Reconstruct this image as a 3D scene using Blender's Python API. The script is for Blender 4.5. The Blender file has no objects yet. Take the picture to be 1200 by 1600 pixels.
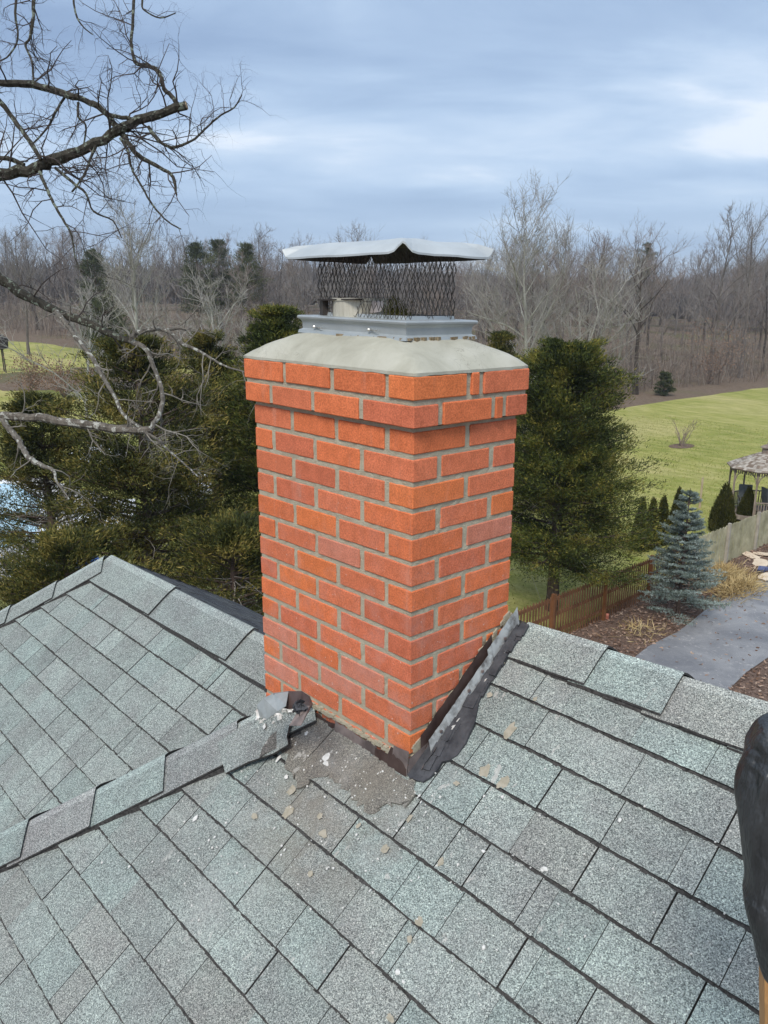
import bpy, math, random
import numpy as np
from mathutils import Vector, Matrix

# ------------------------------------------------------------------ camera, world, sun, exposure
scene = bpy.context.scene
CAM = np.array([1.329, -1.3051, 0.269]); YAW, PITCH, ROLL, FPX = -0.832, 0.2511, 0.0022, 1217.4
_f = np.array([math.cos(PITCH)*math.sin(YAW), math.cos(PITCH)*math.cos(YAW), -math.sin(PITCH)])
_r0 = np.array([math.cos(YAW), -math.sin(YAW), 0.0]); _u0 = np.cross(_r0, _f)
_r = _r0*math.cos(ROLL)+_u0*math.sin(ROLL); _u = -_r0*math.sin(ROLL)+_u0*math.cos(ROLL)
cam = bpy.data.cameras.new('camera'); cam_ob = bpy.data.objects.new('camera', cam)
scene.collection.objects.link(cam_ob); scene.camera = cam_ob
cam.sensor_fit = 'VERTICAL'; cam.sensor_height = 36.0; cam.sensor_width = 27.0
cam.lens = FPX/1600*36.0; cam.clip_start = 0.05; cam.clip_end = 6000
cam_ob.matrix_world = Matrix(((_r[0], _u[0], -_f[0], CAM[0]), (_r[1], _u[1], -_f[1], CAM[1]),
                              (_r[2], _u[2], -_f[2], CAM[2]), (0, 0, 0, 1)))

SUN_DIR = Vector((0.35, -0.62, 0.80)).normalized()
sun = bpy.data.lights.new('sun', 'SUN'); sun_ob = bpy.data.objects.new('sun', sun)
scene.collection.objects.link(sun_ob)
sun.energy = 1.35; sun.angle = math.radians(22); sun.color = (1.0, 0.95, 0.88)
sun_ob.rotation_euler = SUN_DIR.to_track_quat('Z', 'Y').to_euler()

world = bpy.data.worlds.new('World'); scene.world = world; world.use_nodes = True
scene.view_settings.view_transform = 'Standard'; scene.view_settings.look = 'None'
scene.view_settings.gamma = 1.0; scene.view_settings.exposure = 1.18


def build_world():
    nt = world.node_tree; N = nt.nodes; Lk = nt.links; N.clear()
    out = N.new('ShaderNodeOutputWorld'); bg = N.new('ShaderNodeBackground'); bg.inputs['Strength'].default_value = 0.1
    Lk.new(bg.outputs[0], out.inputs[0])
    sky = N.new('ShaderNodeTexSky'); sky.sky_type = 'NISHITA'; sky.sun_disc = False
    sky.sun_elevation = math.asin(SUN_DIR.z); sky.sun_rotation = math.atan2(SUN_DIR.x, SUN_DIR.y)
    tc = N.new('ShaderNodeTexCoord'); sep = N.new('ShaderNodeSeparateXYZ'); Lk.new(tc.outputs['Generated'], sep.inputs[0])

    def math_n(op, a, b=None):
        m = N.new('ShaderNodeMath'); m.operation = op
        for i, v in enumerate((a, b)):
            if v is None: continue
            if isinstance(v, (int, float)): m.inputs[i].default_value = v
            else: Lk.new(v, m.inputs[i])
        return m.outputs[0]
    zz = math_n('ADD', math_n('MAXIMUM', sep.outputs[2], 0.0), 0.13)
    cx = math_n('DIVIDE', sep.outputs[0], zz); cy = math_n('DIVIDE', sep.outputs[1], zz)
    # cloud plane axes: a runs along the bands (to the photo's right), b runs away from the camera
    a = math_n('ADD', math_n('MULTIPLY', cx, 0.62), math_n('MULTIPLY', cy, 0.78))
    b = math_n('ADD', math_n('MULTIPLY', cx, -0.78), math_n('MULTIPLY', cy, 0.62))
    comb = N.new('ShaderNodeCombineXYZ'); Lk.new(math_n('MULTIPLY', a, 0.40), comb.inputs[0]); Lk.new(math_n('MULTIPLY', b, 0.68), comb.inputs[1])
    comb.inputs[2].default_value = 3.7

    def noise(scale, det, rough, dist, off=0.0):
        n = N.new('ShaderNodeTexNoise'); n.inputs['Scale'].default_value = scale; n.inputs['Detail'].default_value = det
        n.inputs['Roughness'].default_value = rough; n.inputs['Distortion'].default_value = dist
        ad = N.new('ShaderNodeVectorMath'); ad.operation = 'ADD'; ad.inputs[1].default_value = (off, off*0.7, off*1.3)
        Lk.new(comb.outputs[0], ad.inputs[0]); Lk.new(ad.outputs[0], n.inputs['Vector']); return n.outputs['Fac']
    n1 = noise(0.85, 4.0, 0.46, 0.3, 21.7); n2 = noise(2.9, 6.0, 0.56, 0.35, 8.8)
    mixn = math_n('ADD', math_n('MULTIPLY', n1, 0.68), math_n('MULTIPLY', n2, 0.32))
    cr = N.new('ShaderNodeValToRGB'); Lk.new(mixn, cr.inputs[0]); cr.color_ramp.interpolation = 'B_SPLINE'
    E = cr.color_ramp.elements
    E[0].position = 0.36; E[0].color = (0.145, 0.215, 0.345, 1)
    E[1].position = 0.61; E[1].color = (0.66, 0.68, 0.72, 1)
    e = E.new(0.49); e.color = (0.270, 0.365, 0.510, 1)
    e = E.new(0.57); e.color = (0.41, 0.500, 0.615, 1)
    # low band near the horizon: a little paler and bluer
    hz = N.new('ShaderNodeMapRange'); hz.inputs['From Min'].default_value = 0.0; hz.inputs['From Max'].default_value = 0.30
    hz.inputs['To Min'].default_value = 0.55; hz.inputs['To Max'].default_value = 0.0; hz.clamp = True
    Lk.new(sep.outputs[2], hz.inputs['Value'])
    mx = N.new('ShaderNodeMixRGB'); Lk.new(hz.outputs[0], mx.inputs[0]); Lk.new(cr.outputs[0], mx.inputs[1])
    mx.inputs[2].default_value = (0.35, 0.465, 0.62, 1)
    sc = N.new('ShaderNodeVectorMath'); sc.operation = 'SCALE'; sc.inputs['Scale'].default_value = 7.2
    Lk.new(mx.outputs[0], sc.inputs[0])
    m2 = N.new('ShaderNodeMixRGB'); m2.inputs[0].default_value = 0.06
    Lk.new(sc.outputs[0], m2.inputs[1]); Lk.new(sky.outputs[0], m2.inputs[2]); Lk.new(m2.outputs[0], bg.inputs['Color'])


build_world()
random.seed(7); RNG = np.random.default_rng(7)

# ------------------------------------------------------------------ helpers
col = scene.collection
def ray(px, py): return _f+_r*(px-600)/FPX-_u*(py-800)/FPX
def at_depth(px, py, t): return CAM+ray(px, py)*t
GZ = -8.5
def terrain(x, y):
    x = np.asarray(x, float); y = np.asarray(y, float)
    s = -x-32.0
    rise = 0.062*8*np.log1p(np.exp(np.clip(s/8, -30, 30)))
    rise = np.minimum(rise, 9+0.01*rise)
    rr = np.hypot(x, y)
    far = np.clip((rr-330)/500, 0, 1); far = far*far*(3-2*far)
    ang = np.arctan2(-x, y)
    hills = far*(20+6*np.sin(ang*7+1.0)+3*np.sin(ang*19)+16*np.exp(-((ang-0.37)/0.07)**2))
    und = 0.25*np.sin(x*0.07+1)*np.sin(y*0.06)*np.clip((rr-35)/40, 0, 1)
    return GZ+rise+hills+und
def ground_at(px, py):
    d = ray(px, py); lo, hi = 2.0, 2500.0; t = 2.0
    while t < 2500:
        p = CAM+d*t
        if p[2] < terrain(p[0], p[1]): break
        lo = t; t *= 1.02
    hi = t
    for _ in range(30):
        m = (lo+hi)/2; p = CAM+d*m
        if p[2] < terrain(p[0], p[1]): hi = m
        else: lo = m
    p = CAM+d*hi
    return np.array([p[0], p[1], float(terrain(p[0], p[1]))])
SL = 0.75
def on_roof(px, py, c0=-0.945, h=0.0):
    n = np.array([0, -SL, 1.0]); d = ray(px, py); t = (c0+h*1.25-n@CAM)/(n@d); return CAM+t*d


class MB:
    """collects faces; build() links them as one mesh object"""
    def __init__(s): s.v = []; s.f = []; s.m = []; s.c = []; s.arr = []
    def add(s, vs, fs, mi=0, col=None):
        b = len(s.v); s.v.extend([tuple(map(float, v)) for v in vs])
        for f in fs:
            s.f.append(tuple(b+i for i in f)); s.m.append(mi); s.c.append(col or (0.5, 0.5, 0.5))
    def box(s, lo, hi, mi=0, col=None, jit=0.0):
        x0, y0, z0 = lo; x1, y1, z1 = hi
        vs = [(x0, y0, z0), (x1, y0, z0), (x1, y1, z0), (x0, y1, z0), (x0, y0, z1), (x1, y0, z1), (x1, y1, z1), (x0, y1, z1)]
        if jit: vs = [tuple(c+random.uniform(-jit, jit) for c in v) for v in vs]
        s.add(vs, [(0, 3, 2, 1), (4, 5, 6, 7), (0, 1, 5, 4), (1, 2, 6, 5), (2, 3, 7, 6), (3, 0, 4, 7)], mi, col)
    def obox(s, c, ax, ay, az, mi=0, col=None):
        c, ax, ay, az = map(np.array, (c, ax, ay, az))
        vs = [c+i*ax+j*ay+k*az for k in (-1, 1) for (i, j) in ((-1, -1), (1, -1), (1, 1), (-1, 1))]
        s.add(vs, [(0, 3, 2, 1), (4, 5, 6, 7), (0, 1, 5, 4), (1, 2, 6, 5), (2, 3, 7, 6), (3, 0, 4, 7)], mi, col)
    def tube(s, pts, rad, sides=6, mi=0, col=None, cap=True, noise=0.0):
        pts = [np.array(p, float) for p in pts]; n = len(pts); b = []
        t0 = pts[1]-pts[0]; ref = np.cross(t0, [0.13, 0.27, 0.95]); ref = ref/(np.linalg.norm(ref)+1e-9)
        vs = []
        for i, p in enumerate(pts):
            t = pts[min(i+1, n-1)]-pts[max(i-1, 0)]; t = t/(np.linalg.norm(t)+1e-9)
            ref = ref-t*(ref@t); ref = ref/(np.linalg.norm(ref)+1e-9); bi = np.cross(t, ref)
            for k in range(sides):
                a = 2*math.pi*k/sides; q = rad[i]*(1+(random.uniform(-noise, noise) if noise else 0))
                vs.append(p+(ref*math.cos(a)+bi*math.sin(a))*q)
        fs = []
        for i in range(n-1):
            for k in range(sides):
                k2 = (k+1) % sides; fs.append((i*sides+k, i*sides+k2, (i+1)*sides+k2, (i+1)*sides+k))
        if cap:
            fs.append(tuple(range(sides-1, -1, -1))); fs.append(tuple((n-1)*sides+k for k in range(sides)))
        s.add(vs, fs, mi, col)
    def build(s, name, mats, parent=None, smooth=False):
        me = bpy.data.meshes.new(name); me.from_pydata(s.v, [], s.f)
        if not isinstance(mats, (list, tuple)): mats = [mats]
        for m in mats: me.materials.append(m)
        me.polygons.foreach_set('material_index', np.array(s.m, dtype=np.int32))
        ca = me.color_attributes.new('tint', 'FLOAT_COLOR', 'CORNER')
        cnt = np.array([len(f) for f in s.f]); c = np.array(s.c, dtype=np.float32)
        c4 = np.concatenate([c, np.ones((len(c), 1), np.float32)], 1)
        ca.data.foreach_set('color', np.repeat(c4, cnt, axis=0).ravel())
        if smooth: me.polygons.foreach_set('use_smooth', np.ones(len(s.f), dtype=bool))
        me.update(); return link(name, me, parent)


def link(name, data, parent=None):
    o = bpy.data.objects.new(name, data); col.objects.link(o)
    if parent is not None:
        o.parent = parent; o.matrix_parent_inverse = Matrix.Identity(4)
        if parent.type == 'EMPTY' and parent.get('_w'):   # part meshes are written in world space
            o.location = -Vector(parent.location)
    return o
def thing(name, label, cat, loc=(0, 0, 0), group=None, worldparts=True):
    o = bpy.data.objects.new(name, None); col.objects.link(o); o.location = Vector([float(c) for c in loc])
    o.empty_display_size = 0.2
    if worldparts: o['_w'] = 1
    o['label'] = label; o['category'] = cat
    if group: o['group'] = group
    return o
def tag(o, label=None, cat=None, group=None, kind=None):
    if label: o['label'] = label
    if cat: o['category'] = cat
    if group: o['group'] = group
    if kind: o['kind'] = kind
    return o
def quads_mesh(name, V, mats, faces_per=4):
    """V: (n,4,3) quads"""
    n = len(V); me = bpy.data.meshes.new(name)
    me.vertices.add(n*4); me.vertices.foreach_set('co', V.astype(np.float32).ravel())
    me.loops.add(n*4); me.loops.foreach_set('vertex_index', np.arange(n*4, dtype=np.int32))
    me.polygons.add(n); me.polygons.foreach_set('loop_start', np.arange(n, dtype=np.int32)*4)
    for m in (mats if isinstance(mats, (list, tuple)) else [mats]): me.materials.append(m)
    me.update(calc_edges=True); return me
def blades(P, D, L, W, bend=0.0):
    """quads at P along D (unit), length L, width W, random roll"""
    n = len(P); R = RNG.normal(size=(n, 3)); S = np.cross(D, R); S /= np.linalg.norm(S, axis=1, keepdims=True)+1e-9
    L = np.broadcast_to(L, (n,))[:, None]; W = np.broadcast_to(W, (n,))[:, None]
    a = P-S*W*0.35; b = P+S*W*0.35; c = P+D*L*0.62+S*W*0.5; d = P+D*L-S*W*0.15
    return np.stack([a, b, c, d], 1)
def unit(v): return v/(np.linalg.norm(v, axis=-1, keepdims=True)+1e-9)


# ------------------------------------------------------------------ materials
class Mat:
    def __init__(s, name, rough=0.8, metal=0.0, spec=0.3):
        s.m = bpy.data.materials.new(name); s.m.use_nodes = True; s.nt = s.m.node_tree; s.N = s.nt.nodes; s.L = s.nt.links
        s.b = s.N['Principled BSDF']; s.b.inputs['Roughness'].default_value = rough; s.b.inputs['Metallic'].default_value = metal
        s.b.inputs['Specular IOR Level'].default_value = spec; s.tc = s.N.new('ShaderNodeTexCoord')
    def noise(s, scale, det=3, rough=0.5, dist=0.0, coord='Object', vec=None):
        n = s.N.new('ShaderNodeTexNoise'); n.inputs['Scale'].default_value = scale; n.inputs['Detail'].default_value = det
        n.inputs['Roughness'].default_value = rough; n.inputs['Distortion'].default_value = dist
        s.L.new(vec if vec is not None else s.tc.outputs[coord], n.inputs['Vector']); return n.outputs['Fac']
    def scaled(s, sx, sy, sz, rot=(0, 0, 0)):
        m = s.N.new('ShaderNodeMapping'); m.inputs['Scale'].default_value = (sx, sy, sz); m.inputs['Rotation'].default_value = rot
        s.L.new(s.tc.outputs['Object'], m.inputs[0]); return m.outputs[0]
    def ramp(s, fac, stops, interp='LINEAR'):
        r = s.N.new('ShaderNodeValToRGB'); s.L.new(fac, r.inputs[0]); r.color_ramp.interpolation = interp
        E = r.color_ramp.elements
        while len(E) < len(stops): E.new(0.5)
        for e, (p, c) in zip(E, stops): e.position = p; e.color = (c[0], c[1], c[2], 1) if isinstance(c, (tuple, list)) else (c, c, c, 1)
        return r.outputs[0]
    def mix(s, fac, a, b, mode='MIX'):
        m = s.N.new('ShaderNodeMixRGB'); m.blend_type = mode
        for i, v in enumerate((fac, a, b)):
            if isinstance(v, (int, float)): m.inputs[i].default_value = v if i == 0 else (v, v, v, 1)
            elif isinstance(v, tuple): m.inputs[i].default_value = (*v, 1)
            else: s.L.new(v, m.inputs[i])
        return m.outputs[0]
    def math(s, op, a, b=0.0):
        m = s.N.new('ShaderNodeMath'); m.operation = op
        for i, v in enumerate((a, b)):
            if isinstance(v, (int, float)): m.inputs[i].default_value = v
            else: s.L.new(v, m.inputs[i])
        return m.outputs[0]
    def attr(s, name='tint'):
        a = s.N.new('ShaderNodeAttribute'); a.attribute_name = name; return a.outputs['Color']
    def island(s):
        g = s.N.new('ShaderNodeNewGeometry'); return g.outputs['Random Per Island']
    def objrand(s):
        g = s.N.new('ShaderNodeObjectInfo'); return g.outputs['Random']
    def color(s, c): (s.L.new(c, s.b.inputs['Base Color']) if not isinstance(c, tuple) else setattr(s.b.inputs['Base Color'], 'default_value', (*c, 1))); return s
    def bump(s, h, strength=0.4, dist=0.01):
        b = s.N.new('ShaderNodeBump'); b.inputs['Strength'].default_value = strength; b.inputs['Distance'].default_value = dist
        s.L.new(h, b.inputs['Height']); s.L.new(b.outputs[0], s.b.inputs['Normal']); return s
    def rough(s, r): s.L.new(r, s.b.inputs['Roughness']); return s


def m_brick():
    M = Mat('brick', 0.85, spec=0.25); c = M.attr()
    n = M.noise(26, 5, 0.65); n2 = M.noise(240, 3, 0.6)
    c1 = M.mix(1.0, c, M.ramp(n, [(0.25, (0.78, 0.74, 0.72)), (0.75, (1.14, 1.15, 1.18))]), 'MULTIPLY')
    c2 = M.mix(1.0, c1, M.ramp(n2, [(0.3, (0.72, 0.68, 0.68)), (0.55, (1.03, 1.03, 1.03)), (0.8, (1.2, 1.35, 1.4))]), 'MULTIPLY')
    # pale bloom on the lower bricks, white splashes
    sep = M.N.new('ShaderNodeSeparateXYZ'); M.L.new(M.tc.outputs['Object'], sep.inputs[0])
    low = M.N.new('ShaderNodeMapRange'); M.L.new(sep.outputs[2], low.inputs[0]); low.inputs[1].default_value = -0.05; low.inputs[2].default_value = -0.75
    bl = M.math('MULTIPLY', M.ramp(M.noise(11, 5, 0.7), [(0.47, 0.0), (0.72, 0.55)]), low.outputs[0])
    c3 = M.mix(bl, c2, (0.56, 0.30, 0.25))
    sp = M.math('MULTIPLY', M.ramp(M.noise(95, 2, 0.5), [(0.70, 0.0), (0.735, 0.8)]), low.outputs[0])
    c4 = M.mix(sp, c3, (0.72, 0.62, 0.56))
    dr = M.ramp(M.noise(1, 4, 0.6, 0.5, vec=M.scaled(16, 16, 2.2)), [(0.60, 0.0), (0.74, 0.28)]); c4 = M.mix(dr, c4, (0.60, 0.36, 0.28))
    so = M.ramp(M.noise(1, 5, 0.7, 0.3, vec=M.scaled(34, 34, 26)), [(0.62, 0.0), (0.80, 0.28)]); c4 = M.mix(so, c4, (0.20, 0.075, 0.050))
    st = M.noise(1, 4, 0.7, vec=M.scaled(190, 190, 700))
    M.color(c4).bump(M.math('ADD', M.math('MULTIPLY', n2, 0.6), M.math('MULTIPLY', st, 0.5)), 0.75, 0.0035); return M.m
def m_mortar():
    M = Mat('mortar', 0.95); n = M.noise(34, 5, 0.7); n2 = M.noise(300, 3, 0.6)
    M.color(M.mix(0.5, M.ramp(n, [(0.3, (0.38, 0.34, 0.24)), (0.7, (0.62, 0.565, 0.42))]), M.ramp(n2, [(0.3, (0.35, 0.315, 0.23)), (0.7, (0.62, 0.565, 0.43))])))
    M.bump(M.math('ADD', n, n2), 0.9, 0.006); return M.m
def m_crown():
    M = Mat('crown_mortar', 0.72, spec=0.3); n = M.noise(9, 5, 0.6, 0.5); n2 = M.noise(120, 3, 0.6)
    c = M.ramp(n, [(0.3, (0.35, 0.335, 0.265)), (0.5, (0.43, 0.415, 0.335)), (0.72, (0.51, 0.492, 0.41))])
    cr = M.N.new('ShaderNodeTexVoronoi'); cr.feature = 'DISTANCE_TO_EDGE'; cr.inputs['Scale'].default_value = 5.5
    mp = M.N.new('ShaderNodeVectorMath'); mp.operation = 'ADD'
    nn = M.N.new('ShaderNodeTexNoise'); nn.inputs['Scale'].default_value = 7; nn.inputs['Detail'].default_value = 5
    M.L.new(M.tc.outputs['Object'], nn.inputs['Vector']); M.L.new(M.tc.outputs['Object'], mp.inputs[0]); M.L.new(nn.outputs['Color'], mp.inputs[1])
    M.L.new(mp.outputs[0], cr.inputs['Vector'])
    crack = M.math('MULTIPLY', M.ramp(cr.outputs['Distance'], [(0.003, 0.55), (0.012, 0.0)]), M.ramp(M.noise(4, 2), [(0.5, 0.0), (0.58, 1.0)]))
    c = M.mix(crack, c, (0.17, 0.15, 0.12)); c = M.mix(M.ramp(M.noise(60, 4, 0.7), [(0.69, 0.0), (0.74, 0.6)]), c, (0.24, 0.21, 0.17))
    M.color(c).bump(M.math('ADD', n, M.math('MULTIPLY', n2, 0.25)), 0.35, 0.01); return M.m
def m_shingle(name='shingle', dirt=True, dark=False):
    M = Mat(name, 0.95, spec=0.15); t = M.attr()
    base = M.mix(1.0, t, M.ramp(M.noise(7, 5, 0.65), [(0.3, (0.86, 0.82, 0.83)), (0.7, (1.10, 1.14, 1.125))]), 'MULTIPLY')
    g1 = M.noise(330, 2, 0.7); g2 = M.noise(260, 3, 0.75); vo = M.N.new('ShaderNodeTexVoronoi'); vo.inputs['Scale'].default_value = 520
    M.L.new(M.tc.outputs['Object'], vo.inputs['Vector'])
    sv = M.N.new('ShaderNodeSeparateColor'); M.L.new(vo.outputs['Color'], sv.inputs[0])
    gran = M.ramp(sv.outputs[0], [(0.0, (0.0, 0.0, 0.0)), (0.16, (0.34, 0.35, 0.35)), (0.55, (1.0, 1.0, 1.0)), (0.85, (1.5, 1.48, 1.44)), (1.0, (2.4, 2.3, 2.2))])
    c = M.mix(0.74, base, gran, 'MULTIPLY')
    c = M.mix(0.55, c, M.ramp(g2, [(0.32, (0.45, 0.46, 0.48)), (0.5, (1, 1, 1)), (0.68, (1.5, 1.47, 1.42))]), 'MULTIPLY')
    if dirt:
        # worn and splashed zone round the chimney foot; streaks run down the slope
        d = M.N.new('ShaderNodeVectorMath'); d.operation = 'DISTANCE'; M.L.new(M.tc.outputs['Object'], d.inputs[0]); d.inputs[1].default_value = (-0.02, -0.12, -1.0)
        near = M.ramp(d.outputs['Value'], [(0.25, 1.0), (0.95, 0.12)])
        w = M.ramp(M.noise(19, 4, 0.62, 0.3, vec=M.scaled(1.5, 0.75, 0.75)), [(0.655, 0.0), (0.69, 0.75)])
        c = M.mix(M.math('MULTIPLY', w, near), c, (0.62, 0.60, 0.55))
        w2 = M.ramp(M.noise(5.5, 4, 0.6), [(0.52, 0.0), (0.75, 0.4)])
        c = M.mix(M.math('MULTIPLY', w2, near), c, (0.50, 0.50, 0.47))
        d2 = M.N.new('ShaderNodeVectorMath'); d2.operation = 'DISTANCE'; M.L.new(M.tc.outputs['Object'], d2.inputs[0]); d2.inputs[1].default_value = (-0.16, -0.14, -1.06)
        br = M.math('MULTIPLY', M.ramp(d2.outputs['Value'], [(0.12, 0.7), (0.34, 0.0)]), M.ramp(M.noise(9, 4, 0.6), [(0.38, 0.0), (0.6, 0.8)]))
        c = M.mix(br, c, (0.26, 0.235, 0.19))
        w3 = M.ramp(M.noise(60, 3, 0.6), [(0.74, 0.0), (0.76, 0.8)])
        c = M.mix(w3, c, (0.7, 0.69, 0.66))
    M.color(c).bump(M.math('ADD', sv.outputs[0], g1), 0.8, 0.003); return M.m
def m_simple(name, c1, c2, scale=8, rough=0.8, metal=0.0, bump=0.3, bd=0.01, det=4, spec=0.3, lo=0.3, hi=0.7, coordscale=None):
    M = Mat(name, rough, metal, spec); n = M.noise(scale, det, 0.6, vec=M.scaled(*coordscale) if coordscale else None)
    M.color(M.ramp(n, [(lo, c1), (hi, c2)])).bump(n, bump, bd); return M.m
def m_leaf(name, cols, tr=0.25, nscale=0.6, nw=0.45):
    M = Mat(name, 0.75, spec=0.2); k = len(cols)
    r = M.math('ADD', M.math('MULTIPLY', M.island(), 1-nw), M.math('MULTIPLY', M.ramp(M.noise(nscale, 3, 0.6), [(0.36, 0.0), (0.64, 1.0)]), nw))
    c = M.ramp(r, [(i/(k-1)*0.8+0.1, cc) for i, cc in enumerate(cols)]); M.color(c)
    return M.m
def m_bark(name, c1, c2, c3, sc=6, lich=0.6):
    M = Mat(name, 0.95, spec=0.1); n = M.noise(1, 5, 0.7, vec=M.scaled(sc, sc, sc*0.3)); n2 = M.noise(sc*0.8, 4, 0.6, 0.4)
    c = M.ramp(n, [(0.3, c1), (0.65, c2)]); c = M.mix(M.ramp(n2, [(lich, 0.0), (lich+0.05, 1.0)]), c, c3)
    M.color(c).bump(n, 0.8, 0.02); return M.m


BRICK = m_brick(); MORTAR = m_mortar(); CROWN = m_crown(); SHINGLE = m_shingle(); 
GALV = m_simple('galvanised_metal', (0.36, 0.39, 0.395), (0.50, 0.53, 0.53), 7, 0.42, 0.35, 0.08, 0.003)
LIDM = m_simple('weathered_zinc', (0.40, 0.43, 0.44), (0.54, 0.57, 0.57), 5, 0.5, 0.15, 0.06, 0.003)
SCREEN = m_simple('dark_steel', (0.035, 0.03, 0.028), (0.09, 0.075, 0.065), 60, 0.55, 0.4, 0.2, 0.001)
STEEL = m_simple('bright_steel', (0.5, 0.5, 0.48), (0.72, 0.70, 0.66), 20, 0.3, 0.8, 0.05, 0.001)
FLUEM = m_simple('flue_liner', (0.42, 0.39, 0.30), (0.64, 0.60, 0.50), 14, 0.5, 0.25, 0.1, 0.003, coordscale=(6, 6, 0.6))
BROWNM = m_simple('brown_metal', (0.055, 0.032, 0.028), (0.12, 0.085, 0.075), 14, 0.5, 0.25, 0.25, 0.004)
OLDM = m_simple('stained_flashing', (0.10, 0.08, 0.075), (0.27, 0.22, 0.205), 17, 0.6, 0.2, 0.4, 0.006)
GREYM = m_simple('grey_painted_metal', (0.28, 0.30, 0.29), (0.42, 0.44, 0.43), 20, 0.45, 0.3, 0.1, 0.002)
TAR = m_simple('roofing_tar', (0.028, 0.029, 0.034), (0.085, 0.086, 0.092), 26, 0.62, 0, 0.9, 0.008, det=6)
FELT = m_shingle('old_granules', True)
TANSPOT = m_simple('tan_mortar_stain', (0.30, 0.27, 0.20), (0.43, 0.39, 0.31), 60, 0.95, 0, 0.4, 0.002)
WHITEBIT = m_simple('white_mortar_crumb', (0.55, 0.54, 0.50), (0.78, 0.77, 0.73), 90, 0.9, 0, 0.4, 0.002)
SHADOWLINE = m_simple('shingle_edge_shadow', (0.022, 0.021, 0.020), (0.095, 0.090, 0.086), 120, 0.95, 0, 0.5, 0.003)  # dark tone for shingle edges and for the painted shadow lines below them
SIDING = m_simple('cream_siding', (0.5, 0.48, 0.42), (0.58, 0.56, 0.5), 3, 0.7)
BLACKC = m_simple('black_rubber', (0.012, 0.013, 0.014), (0.045, 0.048, 0.050), 16, 0.42, 0, 1.0, 0.02, spec=0.5, coordscale=(1.6, 1.6, 0.5))
TANWOOD = m_simple('tan_wood', (0.42, 0.20, 0.07), (0.60, 0.33, 0.13), 8, 0.6, 0, 0.2, 0.003, coordscale=(30, 30, 2))
MOSS = m_leaf('moss', [(0.04, 0.045, 0.012), (0.12, 0.11, 0.03)], nscale=20)

# ------------------------------------------------------------------ the house: roofs
house = thing('house', 'house with blue-grey shingle roofs and a red brick chimney at the ridge', 'house', (0, 0, GZ))
TEAL = (0.318, 0.374, 0.352); GREY = (0.322, 0.352, 0.332); LIGHT = (0.352, 0.392, 0.368); WARM = (0.330, 0.342, 0.318)
def tint(kind=0):
    r = random.random()
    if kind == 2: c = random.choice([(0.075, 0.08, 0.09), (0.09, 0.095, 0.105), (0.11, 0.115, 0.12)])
    elif kind == 1: c = TEAL if r < 0.3 else LIGHT if r < 0.6 else GREY
    else: c = TEAL if r < 0.34 else LIGHT if r < 0.5 else GREY if r < 0.84 else WARM
    k = random.uniform(0.90, 1.08); j = random.random()
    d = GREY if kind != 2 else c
    return tuple((c[i]*(1-0.6*j)+d[i]*0.6*j)*k for i in range(3))
def clip(poly, a, b, c):                      # keep a*x+b*y<=c
    out = []
    for i in range(len(poly)):
        p, q = poly[i], poly[(i+1) % len(poly)]; dp = a*p[0]+b*p[1]-c; dq = a*q[0]+b*q[1]-c
        if dp <= 0: out.append(p)
        if (dp < 0 < dq) or (dq < 0 < dp):
            t = dp/(dp-dq); out.append((p[0]+t*(q[0]-p[0]), p[1]+t*(q[1]-p[1])))
    return out
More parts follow.
